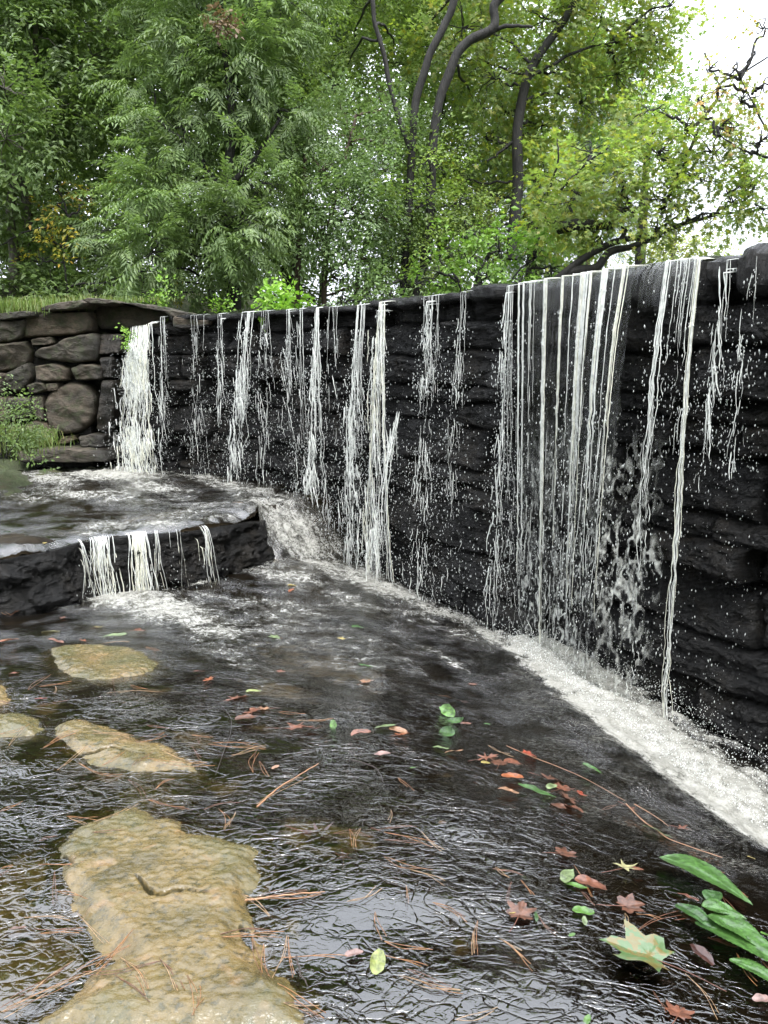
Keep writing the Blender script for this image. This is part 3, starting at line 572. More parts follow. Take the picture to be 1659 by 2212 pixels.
# ------------------------------------------------------------ foliage
def unit(v): return v / (np.linalg.norm(v, axis=-1, keepdims=True) + 1e-9)
def leaf_quad(p, l, nrm, L, Wd, fold=.25):
    s = np.cross(nrm, l); m = p + l * L * .42
    return [p, m + s * Wd / 2 + nrm * Wd * fold, p + l * L, m - s * Wd / 2 + nrm * Wd * fold], [(0, 1, 2), (0, 2, 3)]
def leaf_star(p, l, nrm, L, Wd, fold=.1):
    s = np.cross(nrm, l); V = [p]; 
    for a, r in [(-118,.62),(-84,.26),(-58,.9),(-28,.34),(0,1.05),(28,.34),(58,.9),(84,.26),(118,.62)]:
        q = p + L * (.5 * r * (l * math.cos(R(a)) + s * math.sin(R(a))) + .12 * l) + nrm * fold * L * (r - .5) * -.3; V.append(q)
    return V, [(0, i, i + 1) for i in range(1, 9)]
def template(kind, r):
    V, Fc = [], []
    def add(vf):
        v, f = vf; o = len(V); V.extend(v); Fc.extend([tuple(i + o for i in t) for t in f])
    def rn(sc=.35): return unit(np.array([r.normal(0, sc), r.normal(0, sc), 1.0]))
    if kind == 'pinnate':
        for k in range(5):
            a = R(r.uniform(-75, 75)); d = np.array([math.cos(a), math.sin(a), r.uniform(-.2, .25)]); o = np.array([k * .07, 0, 0]); Lr = r.uniform(.26, .38)
            for j in range(1, 7):
                t = j / 6; q = o + d * Lr * t + np.array([0, 0, -.14 * t * t]); s = np.cross([0, 0, 1], unit(d))
                for sg in ((-1, 1) if j < 6 else (0,)):
                    l = unit(d * .55 + s * sg * .8 + np.array([0, 0, -.45 - .3 * r.random()])); add(leaf_quad(q, l, unit(np.cross(l, np.cross([0, 0, 1.], l)) + rn() * .4), r.uniform(.085, .125), .032))
    elif kind == 'needle':
        for k in range(46):
            t = r.random(); d = unit(np.array([1.0, r.normal(0, .8), r.normal(0.1, .8)])); add(leaf_quad(np.array([t * .3, 0, 0]), d, rn(1), r.uniform(.14, .22), .007, 0))
    else:
        n, L, Wd, tl = dict(oak=(20, .105, .055, .5), small=(30, .062, .036, .42), star=(13, .125, .11, .45), broad=(12, .14, .085, .4), fine=(34, .05, .02, .45))[kind]
        for k in range(n):
            t = (k + .5) / n; side = 1 if k % 2 else -1; a = side * R(r.uniform(25, 85)); br = r.normal(0, .07, 3) * [1, 1, .6]
            q = np.array([t * tl, side * .03, -.10 * t * t]) + br; l = unit(np.array([math.cos(a), math.sin(a), r.uniform(-.75, .15)]))
            nn = unit(np.cross(l, np.cross([0, 0, 1.], l)) + rn(.5) * .7); s = r.uniform(.7, 1.2)
            add((leaf_star if kind == 'star' else leaf_quad)(q, l, nn, L * s, Wd * s))
    return np.array(V), np.array(Fc)
TPL = {k: [template(k, np.random.default_rng(i * 7 + 3)) for i in range(6)] for k in ('pinnate', 'oak', 'small', 'star', 'needle', 'broad', 'fine')}
def sprays(kind, P, D, scale, r):
    Vs, Fs, n = [], [], 0; which = r.integers(0, 6, len(P))
    up = unit(np.array([0, 0, 1.]) + r.normal(0, .32, (len(P), 3))); X = unit(D); Yv = unit(np.cross(up, X)); Z = np.cross(X, Yv)
    sc_ = scale * r.uniform(.75, 1.3, len(P))
    for k in range(6):
        m = which == k; c = m.sum()
        if not c: continue
        T, F_ = TPL[kind][k]; M = np.stack([X[m], Yv[m], Z[m]], 1)
        V = np.einsum('vi,nij->nvj', T, M) * sc_[m][:, None, None] + P[m][:, None]
        Fs.append((F_[None] + (np.arange(c) * len(T))[:, None, None] + n).reshape(-1, 3)); Vs.append(V.reshape(-1, 3)); n += c * len(T)
    return np.vstack(Vs), np.vstack(Fs)
def make_tree(name, label, cat, group, Y, trunks, lobes, kind, mat, bark, dens=46, scale=1.0, seed=0, limbs=True, sq=.78, droop=-.25, floor=None):
    r = np.random.default_rng(seed + 100); root = None
    LB = [(at_y(l[0], l[1], Y + l[3]), l[2] * (Y + l[3]) / F) for l in lobes]
    base = at_y(*trunks[0][0][0][:2], Y) if trunks else LB[0][0]
    root = empty(name, tuple(base)); tag(root, label, cat, group)
    T = Tubes(); TP = []
    for pts, r0, r1 in trunks:
        W3 = [at_y(p[0], p[1], Y + (p[2] if len(p) > 2 else 0)) for p in pts]; n = max(8, len(W3) * 7)
        Q = obs_noise_path(W3, n, .03, 6); rr = np.linspace(r0, r1, n) * (1 + .12 * pn(np.linspace(0, 9, n), seed)); T.add(Q, rr, 9); TP.append(Q)
    allT = np.vstack(TP) if TP else None
    PP, DD_ = [], []
    for c, rad in LB:
        N = int(dens * (rad**2) * 4); N = max(N, 5)
        d = unit(r.normal(size=(N, 3))); rr = rad * (r.uniform(.35, 1.06, N)**.55) * (1 + .22 * pn(d[:, 0] * 2.2 + c[0], d[:, 1] * 2.2 + c[1], d[:, 2] * 2.2 + c[2]))
        p = c + d * rr[:, None] * np.array([1, .9, sq]); keep = pn(p[:, 0] * 1.6, p[:, 1] * 1.6, p[:, 2] * 2.6) > -.22
        if floor is not None: keep &= p[:, 2] > floor
        p, d = p[keep], d[keep]; PP.append(p); DD_.append(d + np.array([0, 0, droop]) + r.normal(0, .35, d.shape))
        if limbs:
            if allT is not None:
                lo = allT[np.argmin(((allT - c)**2).sum(1) + 3. * np.maximum(0, allT[:, 2] - c[2] + .3 * rad))]
                mid = (lo + c) / 2 + np.array([0, 0, .12 * np.linalg.norm(c - lo)]) * r.uniform(-.3, 1); q = obs_noise_path([lo, mid, c], 14, .07, 5)
                T.add(q, np.linspace(.020 + .010 * rad, .012, 14), 6)
            for j in r.choice(len(p), min(len(p), int(7 + 6 * rad)), replace=False):
                q = obs_noise_path([c, (c + p[j]) / 2 + r.normal(0, .06, 3), p[j]], 7, .04, 3); T.add(q, np.linspace(.010, .004, 7), 4)
    P, D = np.vstack(PP), np.vstack(DD_)
    V, F_ = sprays(kind, P, D, scale, r); V[:, 2] -= 0
    obj('crown' if cat == 'tree' else 'foliage', mesh_from('crown', V, F_, False), mat, root)
    if T.n: obj('trunk' if cat == 'tree' else 'stem', T.mesh('trunk'), bark, root)
    return root
L_hick = mat_leaf('leaf_hickory', [(.075,.115,.050), (.090,.138,.055), (.065,.102,.048), (.105,.150,.060), (.082,.125,.064)])
L_oak = mat_leaf('leaf_dark_oak', [(.066,.104,.042), (.084,.128,.048), (.072,.112,.052), (.102,.145,.050)])
L_grey = mat_leaf('leaf_soft_green', [(.090,.140,.070), (.105,.160,.076), (.078,.120,.062), (.120,.172,.080)])
L_gum = mat_leaf('leaf_sweetgum', [(.100,.150,.050), (.120,.165,.054), (.090,.140,.050), (.140,.170,.055), (.102,.155,.055), (.16,.16,.035), (.12,.16,.03)], .5)
L_gumr = mat_leaf('leaf_sweetgum_turning', [(.14,.165,.05), (.125,.16,.05), (.17,.17,.05), (.24,.13,.06), (.15,.17,.05), (.13,.165,.05), (.17,.17,.05)], .42)
L_shrub = mat_leaf('leaf_shrub', [(.080,.150,.032), (.100,.180,.036), (.070,.130,.035), (.12,.195,.04)], .35)
L_brt = mat_leaf('leaf_bright_weed', [(.085,.165,.025), (.11,.20,.035), (.07,.14,.025), (.14,.22,.045)], .35)
L_pine = mat_leaf('needle_pine', [(.028,.060,.038), (.036,.072,.044), (.024,.05,.034)], .1)
L_yel = mat_leaf('leaf_yellowing', [(.30,.24,.03), (.16,.17,.03), (.10,.12,.03), (.22,.20,.03), (.25,.15,.03)], .35)
L_grass = mat_leaf('grass_blades', [(.06,.09,.025), (.08,.12,.03), (.04,.07,.02), (.11,.11,.045)], .3)
BK = mat_bark('bark_dark_wet', (.004, .0035, .003), (.017, .014, .011)); BK2 = mat_bark('bark_grey', (.05, .045, .035), (.14, .125, .10)); BK3 = mat_bark('bark_reddish', (.035, .022, .015), (.11, .075, .05))
FG = 'trees on the far bank behind the dam'
H = -330
# near row
make_tree('hickory_tree', 'broad mid green tree with drooping compound leaves above the left falls', 'tree', FG, 13.2,
  [([(505,668),(500,560),(492,420),(500,250),(480,60)],.13,.05), ([(492,430),(420,330),(340,260)],.05,.025), ([(498,400),(560,330),(600,260)],.05,.025)],
  [(430,380,105,0),(330,430,80,-.3),(270,500,75,-.2),(520,470,95,-.8),(560,400,80,-.2),(400,270,95,.1),(500,180,105,.2),(330,190,60,.3),(420,90,95,.4),(560,110,80,.3),(290,590,62,-.2),(330,545,60,-.7),(540,540,58,-.5),(440,600,60,.3),(600,240,70,.3),(460,500,70,-.5),(480,0,110,.5),(600,0,90,.5),(480,-120,130,.6),(330,-40,80,.6)], 'pinnate', L_hick, BK, 40, 1.0, 1)
make_tree('oak_tree', 'dark green leafy tree filling the upper left corner', 'tree', FG, 14.6,
  [([(28,650),(30,560),(26,420),(60,250),(80,60)],.10,.05), ([(58,495),(56,430),(52,400)],.09,.08)],
  [(60,90,110,0),(200,120,110,.3),(90,250,100,-.3),(220,250,80,.4),(40,400,95,0),(160,420,60,.6),(40,550,90,.0),(170,560,75,.8),(120,620,70,.0),(300,60,90,.8),(280,210,60,.9),(10,300,70,-1.4),(10,190,60,-1.5),(0,0,130,.2),(170,-30,130,.4),(60,-180,160,.4),(240,-170,120,.8),(-120,200,150,0),(-120,450,150,0),(-130,-50,170,0)], 'oak', L_oak, BK2, 46, 1.05, 2)
make_tree('slender_tree', 'soft grey-green small leaved tree in the middle above the dam', 'tree', FG, 13.6,
  [([(700,668),(705,560),(722,440),(750,330),(770,250)],.05,.025), ([(722,440),(690,360)],.03,.015), ([(640,660),(645,560),(655,420),(660,300)],.06,.03)],
  [(760,300,95,0),(700,370,80,-.2),(830,370,80,.0),(760,450,90,-.4),(850,300,60,.4),(690,260,50,.4),(830,470,70,-.2),(700,510,62,-.2),(780,560,62,-.3),(850,560,48,.2),(650,330,45,.3),(840,230,50,.5),(720,600,45,.2),(800,620,42,-.2)], 'small', L_grey, BK3, 60, 1.05, 3)
make_tree('sweetgum_tree', 'tall yellow-green tree with a single curving dark trunk', 'tree', FG, 14.0,
  [([(1108,560),(1112,470),(1119,400),(1116,300),(1126,235),(1141,165),(1165,118),(1200,70),(1228,28),(1255,-20),(1290,-90)],.105,.05), ([(1140,170),(1190,140),(1250,110),(1330,90)],.035,.015), ([(1117,300),(1080,330),(1050,350)],.03,.014)],
  [(1000,60,80,.3),(1070,170,60,.2),(1180,40,95,.4),(1300,50,90,.5),(1400,40,70,.4),(1230,150,75,.4),(1330,160,60,.4),(1050,300,60,.6),(1170,270,65,.6),(1180,380,70,.4),(1060,420,50,.6),(1120,-80,120,.4),(1290,-80,110,.6),(1450,10,50,.2),(1420,90,40,.2),(1010,390,45,.6),(960,120,60,.8),(1210,480,50,.7),(1090,240,70,.8),(1150,300,60,.9),(1040,480,50,.8),(1140,480,45,.6),(1250,220,70,.7),(1380,120,60,.6)], 'star', L_gum, BK, 62, 1.05, 4)
make_tree('sweetgum_tree', 'yellow-green tree with long low limbs spreading right over the curtain of water', 'tree', FG, 11.2,
  [([(1150,660,.4),(1205,603),(1250,565),(1320,528),(1400,510),(1440,498),(1490,480),(1545,466),(1600,458)],.062,.016), ([(1190,618,.2),(1228,592),(1285,580),(1320,545),(1370,532),(1410,516),(1425,508)],.075,.03),
   ([(1210,492,.3),(1240,486),(1285,487),(1318,486)],.085,.06), ([(1338,520),(1352,500),(1345,478),(1375,450),(1405,430)],.035,.012), ([(1212,410,.2),(1270,350,.1),(1330,310)],.028,.01), ([(1188,405,.2),(1205,350),(1204,300)],.02,.008),
   ([(1400,510),(1460,470),(1480,452)],.022,.008), ([(1500,280),(1540,230),(1560,180),(1600,160),(1659,120)],.028,.010), ([(1430,460),(1470,360),(1510,280)],.03,.02), ([(1570,420),(1620,390),(1700,360)],.016,.01)],
  [(1250,420,80,.2),(1330,370,85,0),(1420,330,75,-.1),(1350,450,60,-.2),(1440,430,65,-.2),(1280,330,60,.2),(1500,380,60,-.2),(1540,330,50,-.1),(1480,280,52,.1),(1600,310,48,0),(1400,240,50,.3),(1580,440,55,-.3),(1520,460,45,-.3),(1630,400,50,-.3),(1650,450,45,-.3),(1200,480,45,.3),(1290,510,40,.2),(1420,490,35,-.1)], 'star', L_gum, BK, 95, .9, 5)
make_tree('sweetgum_tree', 'sparse orange-tinged tree with thin twigs against white sky at the right edge', 'tree', FG, 10.6,
  [([(1900,560),(1790,420),(1700,340),(1640,250),(1600,170)],.028,.006), ([(1700,340),(1620,330),(1550,290)],.02,.008)],
  [(1590,150,34,0),(1630,110,36,0),(1650,180,34,0),(1550,190,28,.1),(1600,220,34,0),(1650,60,26,.1),(1530,150,20,.2),(1510,220,32,.1),(1640,310,40,-.1),(1560,270,34,.1)], 'star', L_gumr, BK, 42, .75, 6)
make_tree('forked_tree', 'tree with a crooked dark limb bending like an elbow near the top', 'tree', FG, 13.3,
  [([(900,640),(925,500),(935,320),(948,220),(972,160),(988,115),(1015,85),(1055,68),(1068,45),(1070,15),(1095,-20)],.075,.07), ([(870,640),(885,420),(895,240),(918,150),(945,85),(970,35),(985,-20)],.065,.06), ([(1062,62),(1100,56),(1150,58)],.04,.02), ([(890,330),(850,220),(830,120),(812,60),(802,-10)],.04,.035)],
  [(900,60,75,2.2),(960,20,70,2.3),(860,140,60,2.3),(1020,140,45,2.3),(960,250,60,2.3),(1040,230,45,2.5),(900,330,60,2.3),(960,380,60,2.1),(1030,-60,110,2.2),(880,-70,110,2.1),(800,20,80,2.3),(760,-80,100,2.1),(760,100,70,2.4),(730,180,60,2.5),(900,450,60,-.2),(960,540,55,-.3),(880,560,45,-.2),(930,350,45,-.2),(990,440,40,-.1)], 'small', mat_leaf('leaf_forked', [(.085,.13,.045), (.10,.15,.045), (.12,.16,.04)], .4), BK, 44, 1.1, 7)
make_tree('pine_tree', 'dark blue-green pine seen through the yellow-green leaves', 'tree', FG, 24,
  [([(1260,640),(1265,400),(1275,150),(1280,40)],.22,.08)], [(1290,220,62,0),(1310,300,45,0),(1260,320,40,0),(1330,170,35,0),(1270,130,35,0),(1300,380,45,0),(1230,400,45,0),(1100,120,45,1),(1050,250,40,1),(1080,380,55,1),(1150,520,60,0),(1300,480,50,0)], 'needle', L_pine, BK3, 42, 2.2, 8)
make_tree('oak_tree', 'small pale rounded tree low in the gap right of the curving trunks', 'tree', FG, 21,
  [([(1450,600),(1455,540),(1460,500)],.08,.04)], [(1440,540,45,0),(1500,530,42,0),(1400,570,45,0),(1530,560,30,0),(1470,580,50,0)], 'small', mat_leaf('leaf_pale', [(.17,.21,.07), (.21,.23,.08)], .4), BK2, 40, 1.4, 9)
make_tree('oak_tree', 'bushy green tree behind right with top silhouetted on the sky', 'tree', FG, 17,
  [([(1380,600),(1390,450),(1400,300)],.12,.06)], [(1440,230,50,0),(1380,200,45,.2),(1490,215,36,0),(1390,290,50,.3),(1340,260,50,.4),(1320,110,60,.6)], 'oak', L_shrub, BK, 40, .95, 10)
# back row: darker, closes the wood
back = [(1120,0,'pale tree standing far behind the curving dark trunk',[(1100,300,70,0),(1180,420,70,0),(1060,440,60,0),(1200,250,60,0),(1100,120,70,0),(1220,540,60,0),(1290,60,70,0)],[(1150,640),(1155,450),(1150,200)]),
        (60,-60,'tall dark tree at the far left of the wood',[(0,200,170,0),(60,420,150,0),(20,600,120,0),(100,60,150,0),(60,-140,180,0),(-150,300,200,0),(-150,0,200,0)],[(55,640),(70,300),(70,0)]),
        (300,0,'tall dark tree behind the compound-leaved tree',[(300,160,110,0),(260,330,70,.5),(330,560,110,0),(380,40,120,0),(290,-130,170,0),(420,420,110,0),(240,610,80,0)],[(375,665),(372,560),(380,300),(360,0)]),
        (620,0,'tall tree with thick reddish trunk rising behind the middle of the dam',[(600,180,110,0),(640,60,120,0),(560,330,100,0),(680,-100,170,0),(620,470,95,0),(560,600,80,0),(700,250,90,0)],[(628,668),(622,540),(640,420),(650,200),(655,0)]),
        (880,0,'tall tree with dark trunk behind the right part of the wood',[(900,240,90,0),(860,420,90,0),(960,470,80,.5),(980,150,80,0),(900,-90,150,0),(860,600,80,0),(1000,570,80,0),(1020,320,60,0)],[(890,650),(882,500),(890,250),(900,0)])]
for i, (x, _, lab, lb, tk) in enumerate(back):
    make_tree('oak_tree', lab, 'tree', FG, 19.5 + i * .4, [(tk, .30 if i == 2 else .2, .1)], lb, 'oak', L_oak, BK3 if i in (1, 2) else BK, 42, 1.5, 20 + i)
for k_, (tk, r0_, lb_, lab_) in enumerate([([(455,668),(445,540),(440,430)],.06,[(470,560,40,0)],'thin dark bare stem leaning under the compound-leaved tree'), ([(690,660),(700,560),(740,470)],.03,[(640,620,40,0)],'slim dark sapling leaning right beneath the soft green tree'), ([(770,668),(772,600),(790,520)],.055,[(800,520,36,0)],'dark straight sapling under the right side of the soft green tree')]):
    make_tree('slender_tree', lab_, 'tree', FG, 15.5, [(tk, r0_, r0_ * .6)], lb_, 'oak', L_oak, BK, 36, 1.1, 60 + k_)
# understory
make_tree('shrub', 'broad light green shrub behind the middle of the dam crest', 'shrub', 'shrubs behind the dam', 11.6, [([(1020,650),(1030,600),(1060,540)],.03,.012), ([(1000,650),(985,600),(950,560)],.025,.01), ([(1100,650),(1110,600),(1150,560)],.025,.01)],
  [(1010,560,48,0),(1080,540,50,.1),(1150,560,48,.2),(1190,580,40,.2),(950,590,42,0),(1050,600,45,-.1),(1120,610,42,-.2),(900,610,34,.2),(1010,500,40,.3),(1160,510,36,.3)], 'broad', L_shrub, BK, 60, .62, 31, floor=2.12)
make_tree('shrub', 'soft green shrub at the foot of the small leaved tree', 'shrub', 'shrubs behind the dam', 12.6, [([(850,668),(840,620),(830,600)],.02,.01)], [(850,640,38,0),(800,650,34,.1),(880,600,30,.2),(740,655,26,.2)], 'small', L_grey, BK, 62, 1., 32, floor=2.1)
make_tree('shrub', 'dark shrub mass under the left trees', 'shrub', 'shrubs behind the dam', 14.5, [([(100,660),(110,610)],.02,.01)], [(40,630,55,0),(120,640,45,0),(200,640,40,0),(270,640,35,.2),(350,650,30,.3),(600,655,30,.4),(680,650,32,.6)], 'oak', L_oak, BK, 50, .9, 33, floor=2.2)
make_tree('shrub', 'yellowing thin shrub under the left trees', 'shrub', 'shrubs behind the dam', 14.0, [([(150,660),(140,560),(150,470)],.02,.01), ([(120,490),(60,500),(0,530)],.02,.01)], [(125,440,26,0),(100,520,30,0),(150,490,26,.1),(120,390,22,.4),(200,420,30,.2),(90,560,26,0),(380,600,22,0)], 'oak', L_yel, BK, 26, .8, 34)
make_tree('leafy_weed', 'bright lime green leafy weed growing on top of the dam', 'plant', 'weeds on the walls', 9.3, [([(590,682),(590,655),(588,640)],.008,.004), ([(600,682),(615,655)],.006,.003), ([(575,682),(560,660)],.006,.003)],
  [(560,660,16,0),(590,645,18,0),(620,655,17,0),(600,668,18,-.1),(640,672,12,0),(548,674,10,0)], 'broad', L_brt, BK, 330, .55, 35, limbs=False, droop=.3, floor=2.03)
make_tree('leafy_weed', 'small green weed sprouting between the wing wall and the lime green weed', 'plant', 'weeds on the walls', 10.2, [([(440,690),(440,670)],.005,.003)], [(440,672,14,0),(465,662,14,0),(490,672,10,.1),(355,652,9,0),(352,640,7,0)], 'small', L_brt, BK, 260, .7, 36, limbs=False, droop=.3)
make_tree('leafy_weed', 'tall weed at the left edge in front of the wing wall', 'plant', 'weeds on the walls', 7.6, [([(14,985),(16,930),(12,880),(14,845)],.006,.003), ([(20,985),(45,935),(60,915)],.005,.002), ([(0,985),(5,950),(-10,920)],.005,.002)],
  [(14,850,15,0),(20,890,18,0),(45,920,18,0),(20,945,26,0),(60,950,18,.1),(90,925,10,.2),(0,965,24,0),(-10,900,22,0)], 'small', L_oak, BK, 85, .55, 37, limbs=False, droop=.2)
make_tree('leafy_weed', 'small green sprig with a yellow leaf hanging at the lip of the left fall', 'plant', 'weeds on the walls', 9.35, [([(290,722),(275,720)],.004,.002)], [(285,718,9,0),(272,730,9,0),(268,740,5,0)], 'broad', L_brt, BK, 120, .22, 38, limbs=False, droop=-.1)
make_tree('leaf_nest', 'brown clump of dead leaves hanging high in the foliage', 'nest', None, 12.2, [([(500,30),(485,45)],.01,.006)], [(465,50,13,0),(482,44,11,0),(450,58,9,0)], 'broad', mat_leaf('dead_leaf', [(.10,.07,.05), (.07,.05,.035)], .15), BK, 420, .5, 39, limbs=False)
# grass and moss on the wing wall
def blades(name, spots, label, group=None):
    V, Fc = [], []; n = 0
    for (x, y, Y, rx, rz, cnt, hgt) in spots:
        for _ in range(cnt):
            p = at_y(x + rng.normal() * rx, y + rng.normal() * rz, Y + rng.normal() * .12); a = rng.uniform(0, 6.3); h = hgt * rng.uniform(.5, 1.3); l = np.array([math.cos(a), math.sin(a), 0]) * h * rng.uniform(.2, .8); s = np.array([-math.sin(a), math.cos(a), 0]) * .004
            V += [p - s, p + s, p + l * .5 + [0, 0, h * .75] + s * .7, p + l * .5 + [0, 0, h * .75] - s * .7, p + l + [0, 0, h * .8]]; Fc.append([n, n + 1, n + 2, n + 3]); Fc.append([n + 3, n + 2, n + 4, n + 4]); n += 5
    F4 = np.array([f for f in Fc if f[2] != f[3]]); F3 = np.array([f[:3] for f in Fc if f[2] == f[3]])
    o = obj(name, mesh_from(name, np.array(V), [F4, F3], False), L_grass); return tag(o, label, 'grass', group, 'stuff')
blades('grass', [(40,672,9.9,50,5,1500,.13),(100,662,10.2,40,4,900,.12),(-60,672,9.9,60,6,900,.13),(190,652,10.1,30,3,300,.08),(280,650,10.2,50,2,300,.06)], 'short green grass growing on top of the left wing wall')
blades('grass', [(20,965,8.0,40,12,900,.16),(70,955,8.4,30,8,500,.12),(-60,960,8,60,12,900,.2)], 'straggling grass and weeds at the foot of the left wing wall')
# left bank beneath the weeds
X, Y = np.meshgrid(np.linspace(-9, -2.9, 160), np.linspace(6.9, 9.9, 110)); px_, py_ = proj(X, Y, .35)
zb2 = .10 + .16 * sst(95, -30, px_) * sst(7.6, 8.6, Y) + .09 * fbm(X * 2, Y * 2, 1, 4) - .3 * sst(120, 240, px_) - .25 * (1 - sst(7.1, 7.6, Y))
tag(obj('bank', mesh_from('bank', np.stack([X, Y, zb2], -1).reshape(-1, 3), gridfaces(110, 160)), MG), kind='structure')
# ------------------------------------------------------------ falling water
def arc(s0, zt, zend, v0, drift=0., wob=.0, o0=.17, n=None, clear=.02, dfun=None, base=None):
    n = n or max(10, int((zt - zend) / .022)); h = np.linspace(0, 1, n)**1.0 * (zt - zend); tme = np.sqrt(2 * h / 9.8)
    if base is None:
        b = W_at(np.array([s0]))[0]; nn = W_n(np.array([s0]))[0]; o = o0 + v0 * tme; z = zt - h
        o = np.maximum(o, wall_d(np.full(n, s0), z) + clear); o = np.convolve(np.pad(o, 14, 'edge'), np.ones(29) / 29, 'valid')
    else:
        b, nn = base; o = o0 + v0 * tme; z = zt - h
    L0 = np.array([.06, .10, .13]) + (0 if base is None else -.04); keep_ = L0 < o[0] - .02; L0 = L0[keep_]
    if (zt > 1.95 and o0 < .22) or base is not None: o = np.concatenate([L0, o]); z = np.concatenate([zt - .001 * np.arange(len(L0))[::-1] * 0 - .004 * np.linspace(0, 1, len(L0))**2, z - .012]); h = np.concatenate([np.zeros(len(L0)), h])
    tg = np.array([-nn[1], nn[0]]); w_ = wob * pn(h * 3.1, s0 * 7.3, rng.uniform(0, 50)) * (h / (h.max() + 1e-6)) + (drift + (.05 if base is None else 0)) * h
    xy = b + nn * o[:, None] + tg * w_[:, None]; return np.column_stack([xy, z])
def drops(P, size, r, stretch=3.0):
    """a cloud of separate water drops, drawn out by their fall"""
    O = np.array([[1,0,0],[0,1,0],[-1,0,0],[0,-1,0],[0,0,1.],[0,0,-1.]]); N = len(P)
    f = np.array([(0,1,4),(1,2,4),(2,3,4),(3,0,4),(1,0,5),(2,1,5),(3,2,5),(0,3,5)])
    sz = np.minimum(size * .55 * r.lognormal(0, .4, N), .0040); st = r.uniform(.8, 1.25, N) * stretch
    V = P[:, None] + O[None] * np.stack([sz, sz, sz * st], 1)[:, None] * r.uniform(.7, 1.3, (N, 1, 3)); V = V + .25 * sz[:, None, None] * O[None][..., [2, 0, 1]] * r.normal(0, 1, (N, 1, 1))
    return V.reshape(-1, 3), (f[None] + 6 * np.arange(N)[:, None, None]).reshape(-1, 3)
def waterfall(label, group, ropes, ndrop, dsz=.0042, dspread=.07, mats=(None, None), seed=0, sheet=None, foot=0):
    r = np.random.default_rng(seed + 500); T = [Tubes(), Tubes()]; pts = []
    for q in ropes:
        s0, zt, ze, v0 = q['s'], q['zt'], q['ze'], q['v0']
        P = arc(s0, zt, ze, v0, q.get('dr', 0), q.get('wob', .03), q.get('o0', .17), base=q.get('base'))
        if q.get('ze') is None: pass
        t = np.linspace(0, 1, len(P)); br = q.get('br', 0); nz_ = fbm(t * (zt - ze) * 9, s0 * 31 + seed, r.uniform(0, 90), 3, .65)
        rad = .47 * q['r'] * np.clip(1 + .5 * nz_ - br * sst(q.get('b0', .15), .75, t) * (1.0 + 1.5 * nz_), 0.0, 2.2) * np.minimum(1, .6 + t * 8)
        # break up where the rope has thinned to nothing
        ok = rad > q['r'] * .12; i = 0
        while i < len(P):
            if not ok[i]: i += 1; continue
            j = i
            while j < len(P) and ok[j]: j += 1
            if j - i >= 3:
                rr = rad[i:j].copy(); rr[0] *= .3; rr[-1] *= .2; Q = P[i:j]
                Q = Q + (q['r'] * .5 + .020 * br * q.get('curl', 1) * t[i:j][:, None]) * np.stack([pn((zt - ze) * t[i:j] * 13, s0 * 3), pn((zt - ze) * t[i:j] * 13, s0 * 3 + 9), 0 * rr], 1)
                T[q.get('m', 0)].add(Q, rr, 6, q.get('flat', .55))
            i = j + 1
        pts.append(P[int(len(P) * .12):])
    root = empty('waterfall', tuple(pts[0][-1])); tag(root, label, 'waterfall', group)
    if sheet is not None: obj('water_sheet', sheet, MFV, root)
    for k in (0, 1):
        if T[k].n: tag(obj('water_strand', T[k].mesh('water_strand'), (mats[k] or (MF, MFY)[k]), root), kind='stuff')
    A = np.vstack(pts); c = A[r.integers(0, len(A), ndrop)]; hh = (A[:, 2].max() - c[:, 2]) / max(.1, np.ptp(A[:, 2]))
    c = c[(pn(c[:, 0] * 9, c[:, 2] * 5, seed) > r.uniform(-.5, .3, len(c)))]; hh = (A[:, 2].max() - c[:, 2]) / max(.1, np.ptp(A[:, 2])); c = c + r.normal(0, 1, c.shape) * (dspread * (.25 + 1.1 * hh))[:, None] * [1, 1, .5]
    if foot:
        e = np.array([p[-1] for p in pts]); f = e[r.integers(0, len(e), foot)] + np.abs(r.normal(0, 1, (foot, 3))) * [0, 0, .055] + r.normal(0, 1, (foot, 3)) * [.10, .10, .0]; c = np.vstack([c, f])
    V, Fc = drops(c, dsz * r.lognormal(-.05, .5, len(c)), r, 2.4); tag(obj('water_drops', mesh_from('water_drops', V, Fc), MFD, root), kind='stuff')
    return root
def R_(px, zt=None, yend=None, **k):
    s = float(S_of(px + 22)); zt = (crest(s) + .004) if zt is None else zt; ze = k.pop('ze', None)
    if ze is None:
        b = W_at(np.array([s]))[0] + W_n(np.array([s]))[0] * .45; ze = zwater(b[None])[0] - .02
        if px < 560: ze = max(ze, .1)
    return dict(s=s, zt=zt, ze=ze, **k)
u = rng.uniform
# curtain
n_s, n_h = 330, 250; sa = S_of(1158); sb = S_of(1500); ss = np.linspace(sa, sb, n_s); hh = np.linspace(0, 1, n_h)
v_of = lambda s: np.interp(s, S_of(np.array([1130, 1200, 1290, 1400, 1480, 1525])), [.02, .06, .20, .45, .22, .05])
lead = [(-.75, .022), (-.3, .022), (0, .02), (.08, .012)]; V = []
rip = .012 * fbm(ss * 22, 3., 0, 3)
for (o, dz) in lead: V.append(np.column_stack([W_at(ss) + W_n(ss) * (o + .0 * rip)[:, None], crest(ss) + dz + .25 * rip]))
Hm = 2.75
for h in hh[1:]:
    hz = h * Hm; t_ = math.sqrt(2 * hz / 9.8); z = crest(ss) + .012 - hz
    o = .10 + .07 * min(1, hz * 12) + v_of(ss) * t_; rp = (.014 * fbm(ss * 26, hz * .8, 0, 3) + .010 * fbm(ss * 60, hz * 3, 2, 2)) * min(1, .3 + hz * 2)
    o = np.maximum(o, wall_d(ss, z) + .03); V.append(np.column_stack([W_at(ss + .05 * hz) + W_n(ss) * (o + rp)[:, None], z]))
